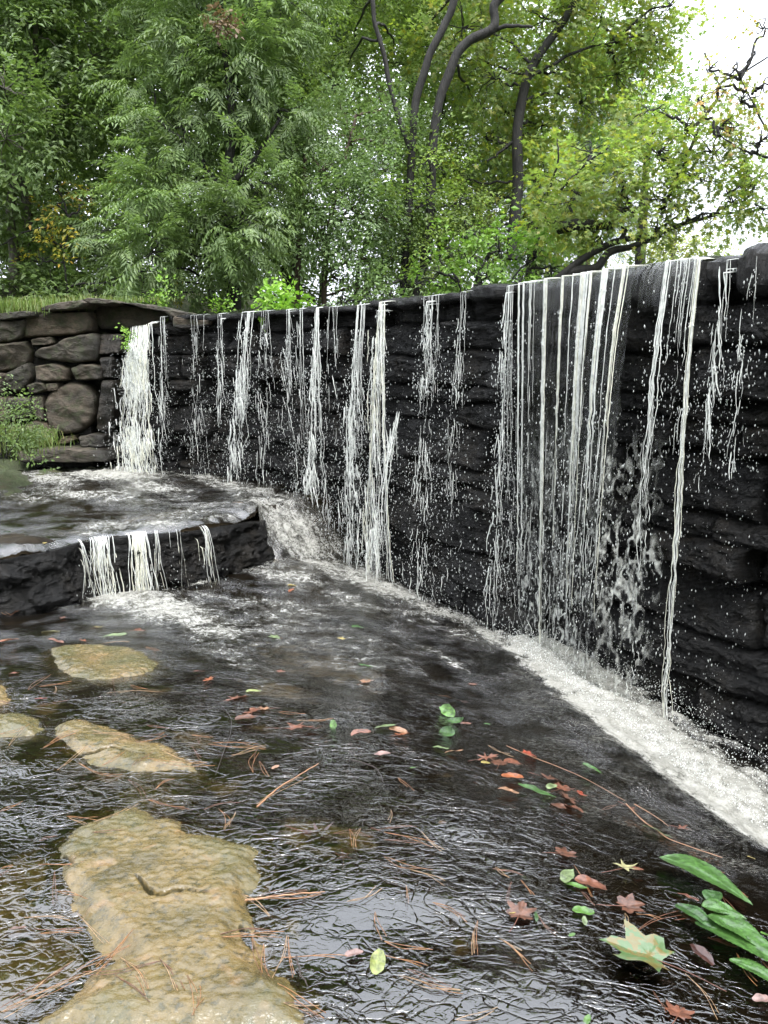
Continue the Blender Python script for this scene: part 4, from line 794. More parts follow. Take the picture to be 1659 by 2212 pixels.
V = np.array(V); SSh = np.broadcast_to(ss, V.shape[:2]); hZ = np.concatenate([[0] * 4, hh[1:] * Hm])[:, None] + 0 * SSh
veil = .33 * np.clip(1.2 - .2 * hZ, .3, 1) * (.12 + .88 * sst(.05, .45, hZ)) * np.clip(.7 + 1.1 * fbm(SSh * 5, hZ * .25, 3, 3), 0, 1) * (1 - .55 * sst(S_of(1340), S_of(1410), SSh))
qx = SSh + .03 * fbm(SSh * 9, hZ * 7, 5, 2); rdg = np.abs(fbm(qx * 9, hZ * 2.4, 2, 4, .6)); rdg2 = np.abs(fbm(qx * 20, hZ * 5, 7, 4, .65))
lace = np.clip(1.15 - rdg * 5.5, 0, 1) * .9 + np.clip(1 - rdg2 * 5, 0, 1) * .6; lace *= np.clip(.85 + .8 * fbm(SSh * 2.6, hZ * 1.5, 12, 2), 0, 1.2)
lace *= sst(.8, 1.5, hZ + .35 * fbm(SSh * 5, 1, 0, 2) - .25 * sst(S_of(1272), S_of(1322), SSh) * (1 - sst(S_of(1362), S_of(1402), SSh))) * (1 - sst(S_of(1462), S_of(1498), SSh + .12 * fbm(hZ * 3, 4, 4, 2)))
edge_ = sst(0, .35, hZ - .85 * sst(S_of(1385), S_of(1425), SSh))
keep = ((SSh < S_of(1415) + .03 * fbm(hZ * 4, 3, 1, 2)) | (lace > .05)) & ((hZ < 1.6) | (lace > .04))
keep[:20] = SSh[:20] < S_of(1420); kf = keep[:-1, :-1] & keep[1:, 1:]
V_, F1, ve, la = compact(V.reshape(-1, 3), gridfaces(*V.shape[:2], kf)[:, ::-1], veil.ravel(), lace.ravel()); sh = mesh_from('water_sheet', V_, F1); attr(sh, 'veil', ve); attr(sh, 'lace', la)
rp = []
for px, w_, cnt, m in [(1141,1.5,3,1),(1152,2,2,0),(1170,3,2,0),(1198,2,5,1),(1236,2,4,1),(1262,8,1,0),(1280,2.5,8,1),(1289,3,5,0),(1299,2,4,1),(1328,2,6,1),(1336,1.5,3,0),(1350,3,1,0),(1373,1.8,5,1),(1383,1.5,2,1)]:
    for _ in range(int(cnt * 1.9)):
        x = px + rng.normal() * w_ * 1.1; long_ = px in (1142, 1198, 1281, 1290, 1300, 1330, 1337); q = R_(x, v0=float(v_of(S_of(x))) * u(.95, 1.08), r=u(.003, .0085), m=(m if u(0, 1) < .5 else 0), wob=.008, curl=.4, br=u(.4, 1.0), b0=.42 if long_ else u(.05, .25), o0=.215)
        if not long_: q['ze'] = q['zt'] - u(.9, 2.5)
        rp.append(q)
for _ in range(26):
    x = u(1140, 1400); q = R_(x, v0=float(v_of(S_of(x))) * u(.9, 1.15), r=u(.003, .008), wob=.06, br=1.25, b0=-.4, zt=u(.2, 1.2)); q['zt'] = u(-.1, 1.3); q['o0'] = .2 + float(v_of(q['s'])) * u(.3, .55); rp.append(q)
waterfall('wide glassy curtain of water with cream streaks pouring over the highest part of the dam', 'falls over the dam', rp, 1500, .0048, .055, seed=1, sheet=sh, foot=1500)
def lipflow(pa, pb):      # the water layer sliding over the crest, right of the curtain
    s2 = np.linspace(S_of(pa), S_of(pb), 70); VV = []
    for (o, dz) in [(-.75, .02), (-.3, .022), (0, .02), (.1, .008), (.165, -.05), (.185, -.14), (.19, -.26)]: VV.append(np.column_stack([W_at(s2) + W_n(s2) * o + W_n(s2) * (.012 * fbm(s2 * 20, o, 0, 2))[:, None], crest(s2) + dz]))
    VV = np.array(VV); me = mesh_from('water_sheet', VV.reshape(-1, 3), gridfaces(*VV.shape[:2])[:, ::-1]); attr(me, 'veil', np.repeat([.0, .05, .1, .35, .4, .2, .0], 70)); attr(me, 'lace', np.zeros(490)); return me
rp = [R_(1516 + rng.normal() * 2.5, v0=.22 * u(.9, 1.1), r=u(.004, .008), m=k % 2, wob=.05, br=.45, b0=.3, dr=-.008) for k in range(9)] + [R_(1490 + 22 * u(-1, 1), v0=.3, r=u(.003, .006), br=.9, b0=.0, ze=u(.6, 1.7)) for k in range(10)]
waterfall('single long thin cord of water at the right end of the overflow', 'falls over the dam', rp, 420, .0045, .05, seed=2, sheet=lipflow(1415, 1530), foot=120)
rp = [R_(1455 + rng.normal() * 6, v0=.36 * u(.9, 1.1), r=u(.003, .007), br=.9, b0=.05, wob=.12) for k in range(9)]
waterfall('thin torn strands between the wide curtain and the single cord', 'falls over the dam', rp, 900, .0042, .13, seed=3)
def torn(px, w_, cnt, label, r0=.005, v0=.2, br=.8, b0=.1, nd=300, wob=.06, zt=None, ze=None, foot=60, dsp=.06, seed=0, dr=0., m=0, o0=.17, dsz=.0042):
    rp = []
    for k in range(int(cnt * 1.7)):
        kw = dict(v0=v0 * u(.6, 1.4), r=r0 * u(.5, 1.6), br=br * u(.8, 1.2), b0=b0, wob=wob, m=(k % 3 == 0) * m, dr=dr + w_ * .0045 * rng.normal(), o0=o0)
        if ze is not None: kw['ze'] = ze + u(-.1, .25)
        kw.setdefault('zt', zt)
        if k % 4 == 0: rp.append(R_(px + rng.normal() * w_ * .5, **{**kw, 'r': kw['r'] * .8}))
        q0 = R_(px, **kw); top_, bot_ = q0['zt'], q0['ze']
        for _ in range(5 if br > .5 else 3):        # torn pieces of water, thicker where the fall bunches up
            f = u(0, 1) ** .8; 
            if pn(f * 4.2, px * .37, seed) < u(-.55, .35): continue
            zz = top_ - f * (top_ - bot_) - .02; ln = u(.06, .28) if br > .5 else u(.15, .5); spread = w_ * (.45 + .75 * f)
            kk = {**kw, 'zt': zz, 'ze': max(zz - ln, bot_ - .05), 'r': kw['r'] * u(.6, 1.5), 'br': .35, 'b0': .2, 'dr': rng.normal() * .12, 'curl': 2.2, 'v0': .03}
            x_ = px + rng.normal() * spread + dr * 160 * f * (top_ - bot_); q = R_(x_, **kk); q['o0'] = o0 + v0 * math.sqrt(2 * max(0, top_ - zz) / 9.8) + abs(rng.normal()) * .03; q['wob'] = 0; rp.append(q)
    return waterfall(label, 'falls over the dam', rp, int(nd * 3.0), dsz, dsp, seed=seed, foot=foot)
torn(312, 19, 120, 'broad white fall at the left end dropping onto the upper shelf', .013, .42, .6, -.2, 1600, .14, seed=10, dr=-.03, m=1, foot=500, dsp=.11, dsz=.007)
torn(357, 4, 9, 'narrow broken fall just right of the broad left fall', .006, .2, .9, .0, 260, .08, seed=11, ze=.35)
torn(425, 16, 8, 'sparse trickles over the dark hole in the dam', .004, .12, 1.0, -.3, 350, .06, seed=12)
torn(486, 5, 7, 'thin trickle right of the dark hole', .005, .12, .9, -.1, 260, .08, seed=13, ze=.6)
torn(545, 9, 24, 'broken white fall bending left where it hits a jutting stone', .0078, .25, .75, -.15, 620, .16, seed=14, dr=-.09, ze=.1, dsp=.09, dsz=.0055)
torn(580, 12, 11, 'scattered drops beside the bending fall', .005, .15, 1.1, -.3, 420, .08, seed=15, dsp=.09)
torn(628, 10, 10, 'loose trickles left of the twin cords', .005, .16, 1.1, -.2, 450, .07, seed=16, dsp=.09)
torn(655, 3, 6, 'left of the two thin cords below the grassy crest', .0055, .18, .7, .1, 200, .04, seed=17)
torn(692, 6, 24, 'right of the two thin cords widening into white lace lower down', .0075, .2, .65, .0, 850, .12, seed=18, dsp=.10, foot=150, dr=-.02, dsz=.0055)
torn(728, 14, 9, 'few faint trickles over the reddish stone', .0045, .12, 1.2, -.3, 260, .06, seed=19)
torn(788, 12, 34, 'ragged white fall left of the straight bright cord', .0072, .2, .85, -.2, 1000, .12, seed=20, dsp=.10, foot=120, dsz=.0052)
torn(838, 9, 30, 'straight bright cord of water in the middle of the dam', .0078, .2, .4, .3, 700, .05, seed=21, m=1, dsp=.06, foot=260, dsz=.005)
torn(893, 5, 12, 'short slanting fall springing from a lower stone', .0075, .55, .5, .1, 300, .05, zt=1.05, seed=22, o0=.22, dr=-.03, ze=-.45)
torn(948, 13, 20, 'sparse glittering fall breaking on two ledges', .0055, .14, 1.05, -.3, 1000, .14, seed=23, dsp=.13)
torn(1015, 10, 8, 'faint drips under the brown cap stone', .004, .12, 1.15, -.3, 350, .08, seed=24, dsp=.12)
torn(1112, 7, 20, 'thin zigzag fall hugging the left edge of the curtain', .0055, .08, .7, -.1, 800, .10, seed=25, dsp=.09)
torn(1578, 4, 6, 'thin trickle down the dark stones right of the cord', .0045, .16, .9, -.2, 240, .06, seed=26, ze=.9, zt=2.05)
torn(1640, 5, 3, 'faintest trickle near the right edge', .0035, .14, 1.1, -.3, 160, .08, seed=27, ze=1.0, zt=2.05)
# small falls over the ledge
def ledgefall(px, w_, cnt, label, r0=.006, nd=90, seed=0, v0=.25, br=.5):
    li = np.array([a[0] for a in led_img]); rp = []
    for k in range(int(cnt * 1.3)):
        x = px + rng.normal() * w_; ii = np.clip(np.interp(x, li, ld), .02, ld[-1] - .02); b = lat(np.array([ii]))[0]; j = min(n1 - 1, int(ii / ld[-1] * (n1 - 1)))
        zt = np.interp(ii, ld, [a[3] for a in led_img]); rp.append(dict(s=x * .01, zt=zt - .02 - (u(0, .22) if k % 2 and br > .3 else 0), ze=zwater(b[None] + ln_[j] * .2)[0] - .02, v0=v0 * u(.5, 1.5), r=r0 * u(.5, 1.7), br=br * (1.3 if k % 3 else .4), b0=-.1, wob=.06, curl=.5, dr=rng.normal() * .06, o0=.05, base=(b, ln_[j]), m=k % 2))
    return waterfall(label, 'small falls over the rock ledge', rp, nd, .0035, .035, seed=seed, foot=60)
ledgefall(168, 4, 7, 'thin fall at the left end of the small ledge falls', .0045, 80, 40)
ledgefall(213, 14, 38, 'widest cream-white fall over the small rock ledge', .0075, 130, 41)
ledgefall(193, 4, 6, 'beaded trickle beside the widest ledge fall', .004, 60, 45, br=.9)
ledgefall(290, 8, 34, 'smooth pale ribbon in the middle of the small ledge', .007, 80, 42, br=.1)
ledgefall(335, 4, 8, 'thin beaded fall right of the pale ribbon', .0045, 80, 43, br=.8)
ledgefall(434, 5, 9, 'rightmost narrow fall over the small rock ledge', .006, 60, 44)
ledgefall(385, 14, 5, 'few dripping threads between the ribbon and the rightmost ledge fall', .0035, 60, 46, br=1.)
# drops splashing all along the face
r = np.random.default_rng(77); N = 11000; cf = np.array([312,357,425,486,530,580,628,655,685,728,785,838,870,948,960,1015,1100,1112,1140,1230,1300,1420,1455,1516,1578,1640]) + 15; px = cf[r.integers(0, len(cf), N)] + r.normal(0, 26, N); px[::5] = r.uniform(345, 1700, len(px[::5])); s_ = S_of(px); zlow = np.maximum(zwater(W_at(s_) + W_n(s_) * .4), -1.2); zlow = np.where(px < 480, np.maximum(zlow, .1), zlow)
z_ = zlow + (2.0 - zlow) * r.beta(1.0, 1.7, N); dens_ = fbm(s_ * 2.5, z_ * .7, 5, 3) + .15; k = dens_ > r.uniform(-.15, .6, N); s_, z_ = s_[k], z_[k]
o = wall_d(s_, z_) + np.abs(r.normal(.05, .16, len(s_))); P = np.column_stack([W_at(s_) + W_n(s_) * o[:, None], z_]); V, Fc = drops(P, .0030 * r.lognormal(-.1, .4, len(P)), r, 2.6)
tag(obj('water_spray', mesh_from('water_spray', V, Fc), MFD), 'loose water drops falling in front of the dark stone face of the dam', 'water spray', None, 'stuff')
# froth thrown up along the channel and under the left fall
c = np.array([[*(lip[i] * (1 - f) + lip[i + 1] * f), 0] for i in range(1, 5) for f in np.linspace(0, 1, 60)]); nl = np.array([.62, .78]); N = 6500; q = c[r.integers(0, len(c), N)]; dd = r.uniform(-.05, .95, N)
q[:, :2] += nl * dd[:, None] + r.normal(0, .03, (N, 2)); q[:, 2] = zwater(q[:, :2]) + .10 + np.abs(r.normal(0, .05, N)); V, Fc = drops(q, .0036, r, 1.3)
tag(obj('froth', mesh_from('froth', V, Fc), MF), 'creamy white froth boiling along the foot of the dam', 'froth', None, 'stuff')
# ------------------------------------------------------------ fallen leaves
def col_m(name, c, **k): return mat_plain(name, c, rough=.38, trans=.15, nz=.6, scale=55, bump=.6, coat=.45, **k)
_LC = dict(orange=(.50,.13,.02), red=(.55,.08,.02), brown=(.20,.075,.035), dark=(.085,.028,.018), peach=(.50,.25,.12), yellow=(.55,.42,.08), paleyel=(.55,.50,.20), yelgrn=(.36,.42,.08), green=(.08,.20,.035), bright=(.13,.31,.03), palegrn=(.24,.33,.12), pink=(.42,.24,.20), rust=(.30,.10,.045), black=(.01,.01,.01))
LC = {k: tuple(.46 * v + .03 * sum(c) for v in c) for k, c in _LC.items()}
LM = {k: col_m('leaf_' + k, v) for k, v in LC.items()}
def outline(kind, r):
    pts = []
    if kind == 'maple': spec = [(-168,.30),(-142,.62),(-128,.50),(-110,.74),(-92,.66),(-74,.52),(-60,.84),(-48,1.0),(-38,.78),(-26,.60),(-14,.88),(-7,.92),(0,1.12),(7,.92),(14,.88),(26,.60),(38,.78),(48,1.0),(60,.84),(74,.52),(92,.66),(110,.74),(128,.50),(142,.62),(168,.30)]
    elif kind == 'star': spec = [(-160,.2),(-118,.75),(-88,.28),(-58,.95),(-30,.32),(0,1.12),(30,.32),(58,.95),(88,.28),(118,.75),(160,.2)]
    elif kind == 'oak': spec = [(-170,.8),(-155,.3),(-125,.8),(-110,.34),(-90,.24),(-62,.9),(-50,.36),(-30,.35),(-22,.95),(-10,.8),(0,1.25),(10,.8),(22,.95),(30,.35),(50,.36),(62,.9),(90,.24),(110,.34),(125,.8),(155,.3),(170,.8)]
    elif kind == 'ovate': spec = [(a, 1.0 / math.sqrt((math.cos(R(a)))**2 + (math.sin(R(a)) / .56)**2)) for a in range(-170, 190, 20)]; spec = [(a, q * (1.12 if a in (-10, 10) else 1)) for a, q in spec] + []
    else: spec = [(a, 1.0 / math.sqrt((math.cos(R(a)))**2 + (math.sin(R(a)) / .27)**2)) for a in range(-174, 186, 12)]
    for a, q in spec: q *= r.uniform(.93, 1.07); pts.append((q * math.cos(R(a)), q * math.sin(R(a))))
    return np.array(pts)
def leaf_mesh(kind, L, curl, r, stem=True):
    O = outline(kind, r) * L / 2; m = 3
    for _ in range(1): O = np.stack([O, (O + np.roll(O, -1, 0)) / 2], 1).reshape(-1, 2)
    n = len(O); V = [[0, 0, 0]]
    for f in (.35, .7, 1.0): V += [[x * f, y * f, 0] for x, y in O]
    V = np.array(V, float); a = r.uniform(0, 6.3); rr = np.hypot(V[:, 0], V[:, 1])
    V[:, 2] = curl * (V[:, 1]**2) / L * 2.2 + .6 * curl * V[:, 0] * np.abs(V[:, 0]) / L + .06 * L * pn(V[:, 0] / L * 3 + a, V[:, 1] / L * 3, a) * (1 + abs(curl)) - .02 * L * np.exp(-(V[:, 1] / (.04 * L))**2)
    F3 = [(0, 1 + i, 1 + (i + 1) % n) for i in range(n)]; F4 = [(1 + k * n + i, 1 + (k + 1) * n + i, 1 + (k + 1) * n + (i + 1) % n, 1 + k * n + (i + 1) % n) for k in (0, 1) for i in range(n)]
    return V, np.array(F3), np.array(F4)
def frame(p, rot, lift=.004, tilt=None):
    e = .03; z = lambda a, b: zwater(np.array([[a, b]]))[0]
    nx_ = np.array([-(z(p[0] + e, p[1]) - z(p[0] - e, p[1])) / (2 * e), -(z(p[0], p[1] + e) - z(p[0], p[1] - e)) / (2 * e), 1.]) + (tilt if tilt is not None else 0)
    n = unit(nx_); X = np.array([math.cos(R(rot)), math.sin(R(rot)), 0]); X = unit(X - n * (X @ n)); return np.stack([X, np.cross(n, X), n])
def fallen(x, y, kind, col, size, rot, label, curl=.25, lift=.006, zoff=0., surf=None, parent=None, name='fallen_leaf', tilt=None):
    p = at_surf(x, y) if surf is None else surf; d = math.hypot(p[1], p[2] - CAMZ); L = size * d / F * 1.12; r = np.random.default_rng(int(x * 7 + y * 3) & 0xffff)
    V, F3, F4 = leaf_mesh(kind, L, curl, r); M = frame(p, rot, tilt=r.normal(0, .12, 3) * [1, 1, 0] if tilt is None else tilt); V[:, 2] -= V[:, 2].min(); V = V @ M + p + [0, 0, lift + zoff]
    T = Tubes(); st = np.array([[-.02 * L, 0, .001], [-.45 * L, .04 * L, .002], [-.8 * L, .12 * L, 0]]) @ M + p + [0, 0, lift + zoff + .001]
    me = mesh_from(name, V, [F3, F4]); o = obj(name, me, LM[col], parent)
    if parent is None:
        tag(o, label, 'leaf', 'fallen leaves on the wet rock')
        if kind in ('maple', 'star', 'oak') and size > 24: T.add(catmull(st, 8), np.linspace(.0014, .0008, 8), 5); obj('leaf_stem', T.mesh('leaf_stem'), LM['rust' if col != 'green' else 'green'], o)
    return o
LV = [(790,1475,'maple','peach',32,60,'orange-brown star leaf on the dark rock beyond the green leaf standing in the stream'),(721,1568,'ovate','bright',26,100,'small fresh green leaf standing right of the big brown oak leaf'),(640,1577,'oak','rust',72,10,'big brown lobed oak leaf on the rock in mid stream'),
 (597,1379,'maple','palegrn',32,200,'pale yellow-green crumpled leaf in the foamy stream'),(772,1357,'ovate','green',24,20,'small green leaf in the foam near the middle'),(739,1382,'star','yellow',24,150,'small yellow star leaf in the foam near the middle'),(546,1497,'ovate','yelgrn',27,10,'yellow-green leaf left of the brown leaf litter'),
 (213,1357,'star','yellow',27,80,'yellow star leaf just below the small ledge falls'),(110,1367,'lance','paleyel',36,5,'pale yellow narrow leaf left of the yellow star leaf'),(250,1375,'lance','palegrn',44,15,'long pale green leaf above the oval tan rock'),(300,1364,'maple','rust',30,50,'reddish brown leaf right of the long pale green leaf'),
 (120,1386,'lance','rust',34,170,'reddish brown narrow leaf just above the oval tan rock'),(180,1386,'star','orange',22,90,'tiny orange star leaf above the oval tan rock'),(16,1387,'lance','orange',42,10,'orange leaf at the left edge below the ledge'),(92,1299,'lance','red',20,30,'small red leaf under the ledge at the left'),(135,1337,'maple','rust',17,30,'small rusty leaf below the left of the small ledge falls'),
 (30,1457,'ovate','rust',20,0,'small red-brown leaf near the left edge beside the oval rock'),(605,1453,'maple','rust',24,40,'small reddish leaf below the pale crumpled leaf'),(452,1470,'star','orange',34,90,'orange star leaf right of the oval tan rock'),(430,1452,'lance','rust',22,30,'rusty sliver of leaf beside the orange star leaf'),
 (630,1267,'ovate','yellow',17,0,'yellow-orange leaf right of the ledge end'),(629,1277,'ovate','orange',15,60,'tiny orange leaf under the yellow-orange one'),(88,1511,'lance','red',24,5,'small red leaf between the tan rocks at the left'),
 (970,1540,'ovate','bright',40,120,'bright green leaf curled upright in the middle of the rock'),(985,1560,'lance','green',46,-25,'green narrow leaf lying under the upright curled leaf'),(1005,1566,'ovate','rust',20,0,'small rusty leaf at the tip of the green narrow leaf'),(966,1585,'ovate','green',40,-40,'dull green toothed leaf below the upright curled leaf'),
 (832,1574,'ovate','palegrn',40,20,'pale green half of a two-coloured leaf pair'),(858,1580,'ovate','peach',36,-20,'salmon leaf touching the pale green leaf'),(865,1590,'maple','orange',36,30,'orange leaf under the salmon and pale green leaves'),(778,1590,'ovate','rust',38,10,'curled glossy brown leaf left of the salmon leaf'),
 (950,1618,'ovate','palegrn',30,-20,'pale green leaf touching a peach one'),(981,1627,'lance','peach',38,25,'peach narrow leaf touching the pale green leaf'),(1140,1632,'maple','red',38,20,'vivid red-orange maple leaf'),(1052,1566,'ovate','green',12,0,'tiny green leaf in mid stream left of the slope'),
 (1050,1640,'oak','rust',46,30,'dull brown leaf at the upper left of the long leaf pile'),(1078,1652,'maple','brown',46,80,'brown leaf in the middle of the long leaf pile'),(1048,1650,'ovate','yellow',18,20,'small yellow leaf at the edge of the long leaf pile'),(1108,1652,'ovate','rust',38,200,'rust leaf at the right of the long leaf pile'),(1106,1681,'ovate','orange',40,10,'glossy orange-brown leaf below the long leaf pile'),
 (1185,1685,'oak','brown',50,10,'dark brown flat leaf right of the glossy orange-brown one'),(1096,1713,'ovate','peach',38,0,'peach coloured leaf alone left of the green sliver'),(1160,1712,'lance','green',72,-18,'long green leaf lying across the brown pile'),(1190,1702,'ovate','palegrn',24,30,'pale green scrap between the green and brown leaves'),
 (1215,1706,'maple','rust',46,50,'rust leaf at the top of the lower brown pile'),(1228,1728,'oak','brown',52,100,'brown oak leaf in the middle of the lower pile'),(1252,1716,'maple','red',26,0,'small red-brown leaf at the right of the lower pile'),(1238,1750,'ovate','rust',42,-60,'rust leaf at the bottom of the lower brown pile'),(1205,1745,'ovate','brown',36,-60,'dark brown leaf at the left of the lower pile'),
 (1280,1664,'lance','green',42,-35,'thin green leaf on the slope above the brown piles'),(1362,1748,'star','rust',30,-20,'reddish star leaf at the top of the thin twig'),(1472,1791,'star','rust',34,-30,'small rust star leaf on the slope near the channel'),(1417,1800,'lance','palegrn',52,-35,'pale green strip of leaf caught on the thin twig'),
 (1217,1847,'maple','brown',50,20,'wine-brown maple leaf on the rippled film'),(1350,1878,'star','paleyel',62,30,'pale yellow star leaf with a long stem'),(1376,1882,'ovate','rust',22,10,'small rust leaf at the tip of the pale yellow star leaf'),(1225,1897,'ovate','palegrn',42,60,'crumpled pale green leaf beside a wine-brown one'),(1243,1916,'lance','bright',44,-35,'narrow yellow-green leaf beneath the crumpled one'),
 (1272,1912,'ovate','rust',54,-10,'wine-brown oval leaf right of the crumpled pale green leaf'),(1354,1961,'maple','brown',66,10,'brown maple leaf with pointed lobes near the leafy sprig'),(1122,1978,'maple','brown',66,70,'purple-brown maple leaf with a yellow spot of leaf on it'),(1105,1974,'ovate','yellow',14,10,'tiny yellow leaf lying on the purple-brown maple leaf'),
 (1158,1984,'lance','green',26,80,'small green sliver right of the purple-brown maple leaf'),(1258,1973,'ovate','bright',38,0,'small bright green toothed leaf'),(1262,1993,'ovate','palegrn',18,80,'tiny pale green leaf under the bright green one'),(1235,2023,'ovate','bright',13,30,'tiny green scrap right of the centre foreground'),
 (815,2083,'ovate','yelgrn',46,80,'yellow-green leaf with a red tip in the foreground'),(818,2065,'lance','red',14,80,'red scrap on the tip of the yellow-green leaf'),(764,2064,'ovate','pink',30,10,'pale pink leaf left of the yellow-green leaf'),(690,1800,'oak','dark',84,-10,'dark brown pointed oak leaf sunk in the brown hollow'),
 (741,1845,'star','rust',44,100,'red-brown star leaf below the sunken oak leaf'),(892,1661,'ovate','bright',12,30,'tiny green scrap above the bent twig'),(594,1660,'ovate','peach',14,30,'tiny orange scrap left of the bent twig'),(1573,1927,'ovate','rust',60,-50,'smooth brown oval leaf at the right of the leafy sprig'),(1492,1986,'maple','brown',44,30,'brown leaf at the left of the leafy sprig'),
 (1538,2005,'ovate','rust',40,-60,'copper leaf tucked under the leafy sprig'),(1560,2040,'lance','rust',48,-30,'copper narrow leaf beneath the leafy sprig'),(1514,2065,'ovate','dark',44,-60,'dark brown leaf below the leafy sprig'),(1486,1942,'lance','rust',42,-50,'curled rusty leaf touching the tip of the leafy sprig'),(1648,2165,'ovate','pink',34,0,'faded leaf at the lower right edge'),
 (1465,2195,'maple','rust',60,60,'rust leaf cut by the bottom edge'),(1268,2208,'ovate','bright',20,60,'green scrap at the bottom edge'),(40,2012,'ovate','brown',46,10,'brown leaf sunk in the olive pool at the left'),(340,2093,'ovate','bright',18,0,'small green leaf on the largest tan rock'),
 (510,1512,'oak','rust',50,30,'brown leaf at the upper left of the litter by the dark crevice'),(545,1540,'maple','rust',46,100,'rust leaf in the middle of the litter by the dark crevice'),(575,1534,'maple','peach',34,200,'peach leaf at the right of the litter by the dark crevice'),(530,1555,'ovate','brown',40,0,'brown leaf at the bottom of the litter by the dark crevice'),
 (955,1500,'maple','peach',34,0,'dull orange leaf under the film left of the slope'),(998,1512,'maple','rust',32,100,'brown leaf right of the dull orange leaf under the film'),(790,1440,'lance','green',30,10,'green leaf beside the orange-brown star leaf'),(825,1632,'ovate','pink',30,0,'faded pink-brown leaf in the centre'),(1020,1480,'ovate','rust',16,0,'tiny rust leaf on the slope'),
 (513,1510,'ovate','peach',16,0,'little peach leaf on the litter by the dark crevice'),(955,1780,'ovate','pink',16,20,'tiny faded leaf in the rippled film at the centre'),(1622,1855,'ovate','yellow',14,0,'tiny yellow leaf on the slope at the right edge'),(1650,2020,'ovate','bright',14,0,'green scrap at the right edge above the sprig')]
for t in LV:
    x, y, k_, c_, sz, rt, lb = t
    cu = .9 if 'curled' in lb else (.5 if k_ == 'ovate' else .25); sunk = ('sunk' in lb) or ('under the film' in lb)
    fallen(x, y, k_, c_, sz, rt, lb, cu * .6, .004 if not sunk else -.012, tilt=np.array([-.9, -.6, 0]) if ('upright' in lb or 'standing right' in lb) else None)
for x, y, k_, c_, sz, rt, lb in [(512,1089,'ovate','peach',20,0,'orange leaf on the upper shelf near the dam'),(170,1100,'ovate','orange',8,0,'tiny orange scrap on the upper shelf'),(97,1176,'ovate','yellow',12,80,'yellow scrap on the lip of the ledge'),(15,1152,'ovate','bright',14,0,'green leaf on the upper shelf at the left edge')]:
    fallen(x, y, k_, c_, sz, rt, lb, .2, .01, surf=at_z(x, y, .13))
# big tattered green maple leaf
mm = M_('leaf_patchy_green'); n_ = mm.noise(mm.pos(), 26, 4, .6, .4)
mc = mm.mix(mm.ramp(n_, [(.49, 0.), (.53, 1.)]), (.065, .115, .040), (.125, .10, .03)); mc = mm.mix(mm.ramp(mm.noise(mm.pos(), 60, 3), [(.3, .5), (.5, 0.)]), mc, (.11, .15, .08))
md = mm.n('BsdfPrincipled', Base_Color=mc, Roughness=.3, Normal=mm.bump(n_, .3, .004)); md.inputs['Coat Weight'].default_value = .6; LM['patchy'] = mm.end(md)
fallen(1400, 2078, 'maple', 'patchy', 150, 155, 'largest pale green maple leaf with yellow patches in the right foreground', .18, .014)
# leafy sprig at the right edge
sp_ = empty('leafy_sprig', tuple(at_surf(1560, 2010))); tag(sp_, 'sprig of long ribbed bright green leaves at the lower right edge', 'sprig')
def rib_leaf(x, y, L, Wd, rot, lift, col):
    p = at_surf(x, y); d = math.hypot(p[1], p[2] - CAMZ); L = L * d / F * 1.15; Wd = Wd * d / F * 1.15; n, m = 44, 17; t = np.linspace(0, 1, n)[:, None]; v = np.linspace(-1, 1, m)[None]
    wd = Wd / 2 * np.sin(np.pi * t**.8)**.75 * (1 - .25 * t); X = (t - .5) * L + 0 * v - np.abs(v) * .08 * L * np.sin(np.pi * t); Yy = v * wd
    Z = .10 * L * np.sin(np.pi * t) * .5 + .18 * np.abs(Yy) + .0010 * np.sin((t * 17 - np.abs(v) * 1.5) * 2 * np.pi) * (np.abs(v) > .08) - .003 * np.exp(-(v / .1)**2) + .004 * pn(t * 4, v * 2, x)
    V = np.stack([X + 0 * Z, Yy + 0 * Z, Z], -1).reshape(-1, 3) @ frame(p, rot) + p + [0, 0, lift]; return obj('leaf', mesh_from('leaf', V, gridfaces(n, m)), LM[col], sp_)
LM['sprig'] = col_m('leaf_sprig_green', (.052, .118, .026)); LM['sprig2'] = col_m('leaf_sprig_dark', (.034, .082, .020))
for a in [(1520,1912,165,84,-52,.02,'sprig'),(1512,2000,100,42,-62,.015,'sprig2'),(1562,1990,70,50,-20,.03,'sprig'),(1558,2035,90,50,-50,.02,'sprig2'),(1600,2040,120,66,-58,.03,'sprig'),(1630,2075,150,80,-50,.025,'sprig'),(1650,2120,110,40,-45,.01,'sprig'),(1541,1955,50,34,40,.03,'sprig2')]: rib_leaf(*a)
T = Tubes(); T.add(np.array([at_surf(*q) + [0, 0, .02] for q in [(1530,1950),(1555,1985),(1585,2015),(1620,2060),(1670,2120)]]), .0022, 6); obj('stem', T.mesh('stem'), LM['rust'], sp_)
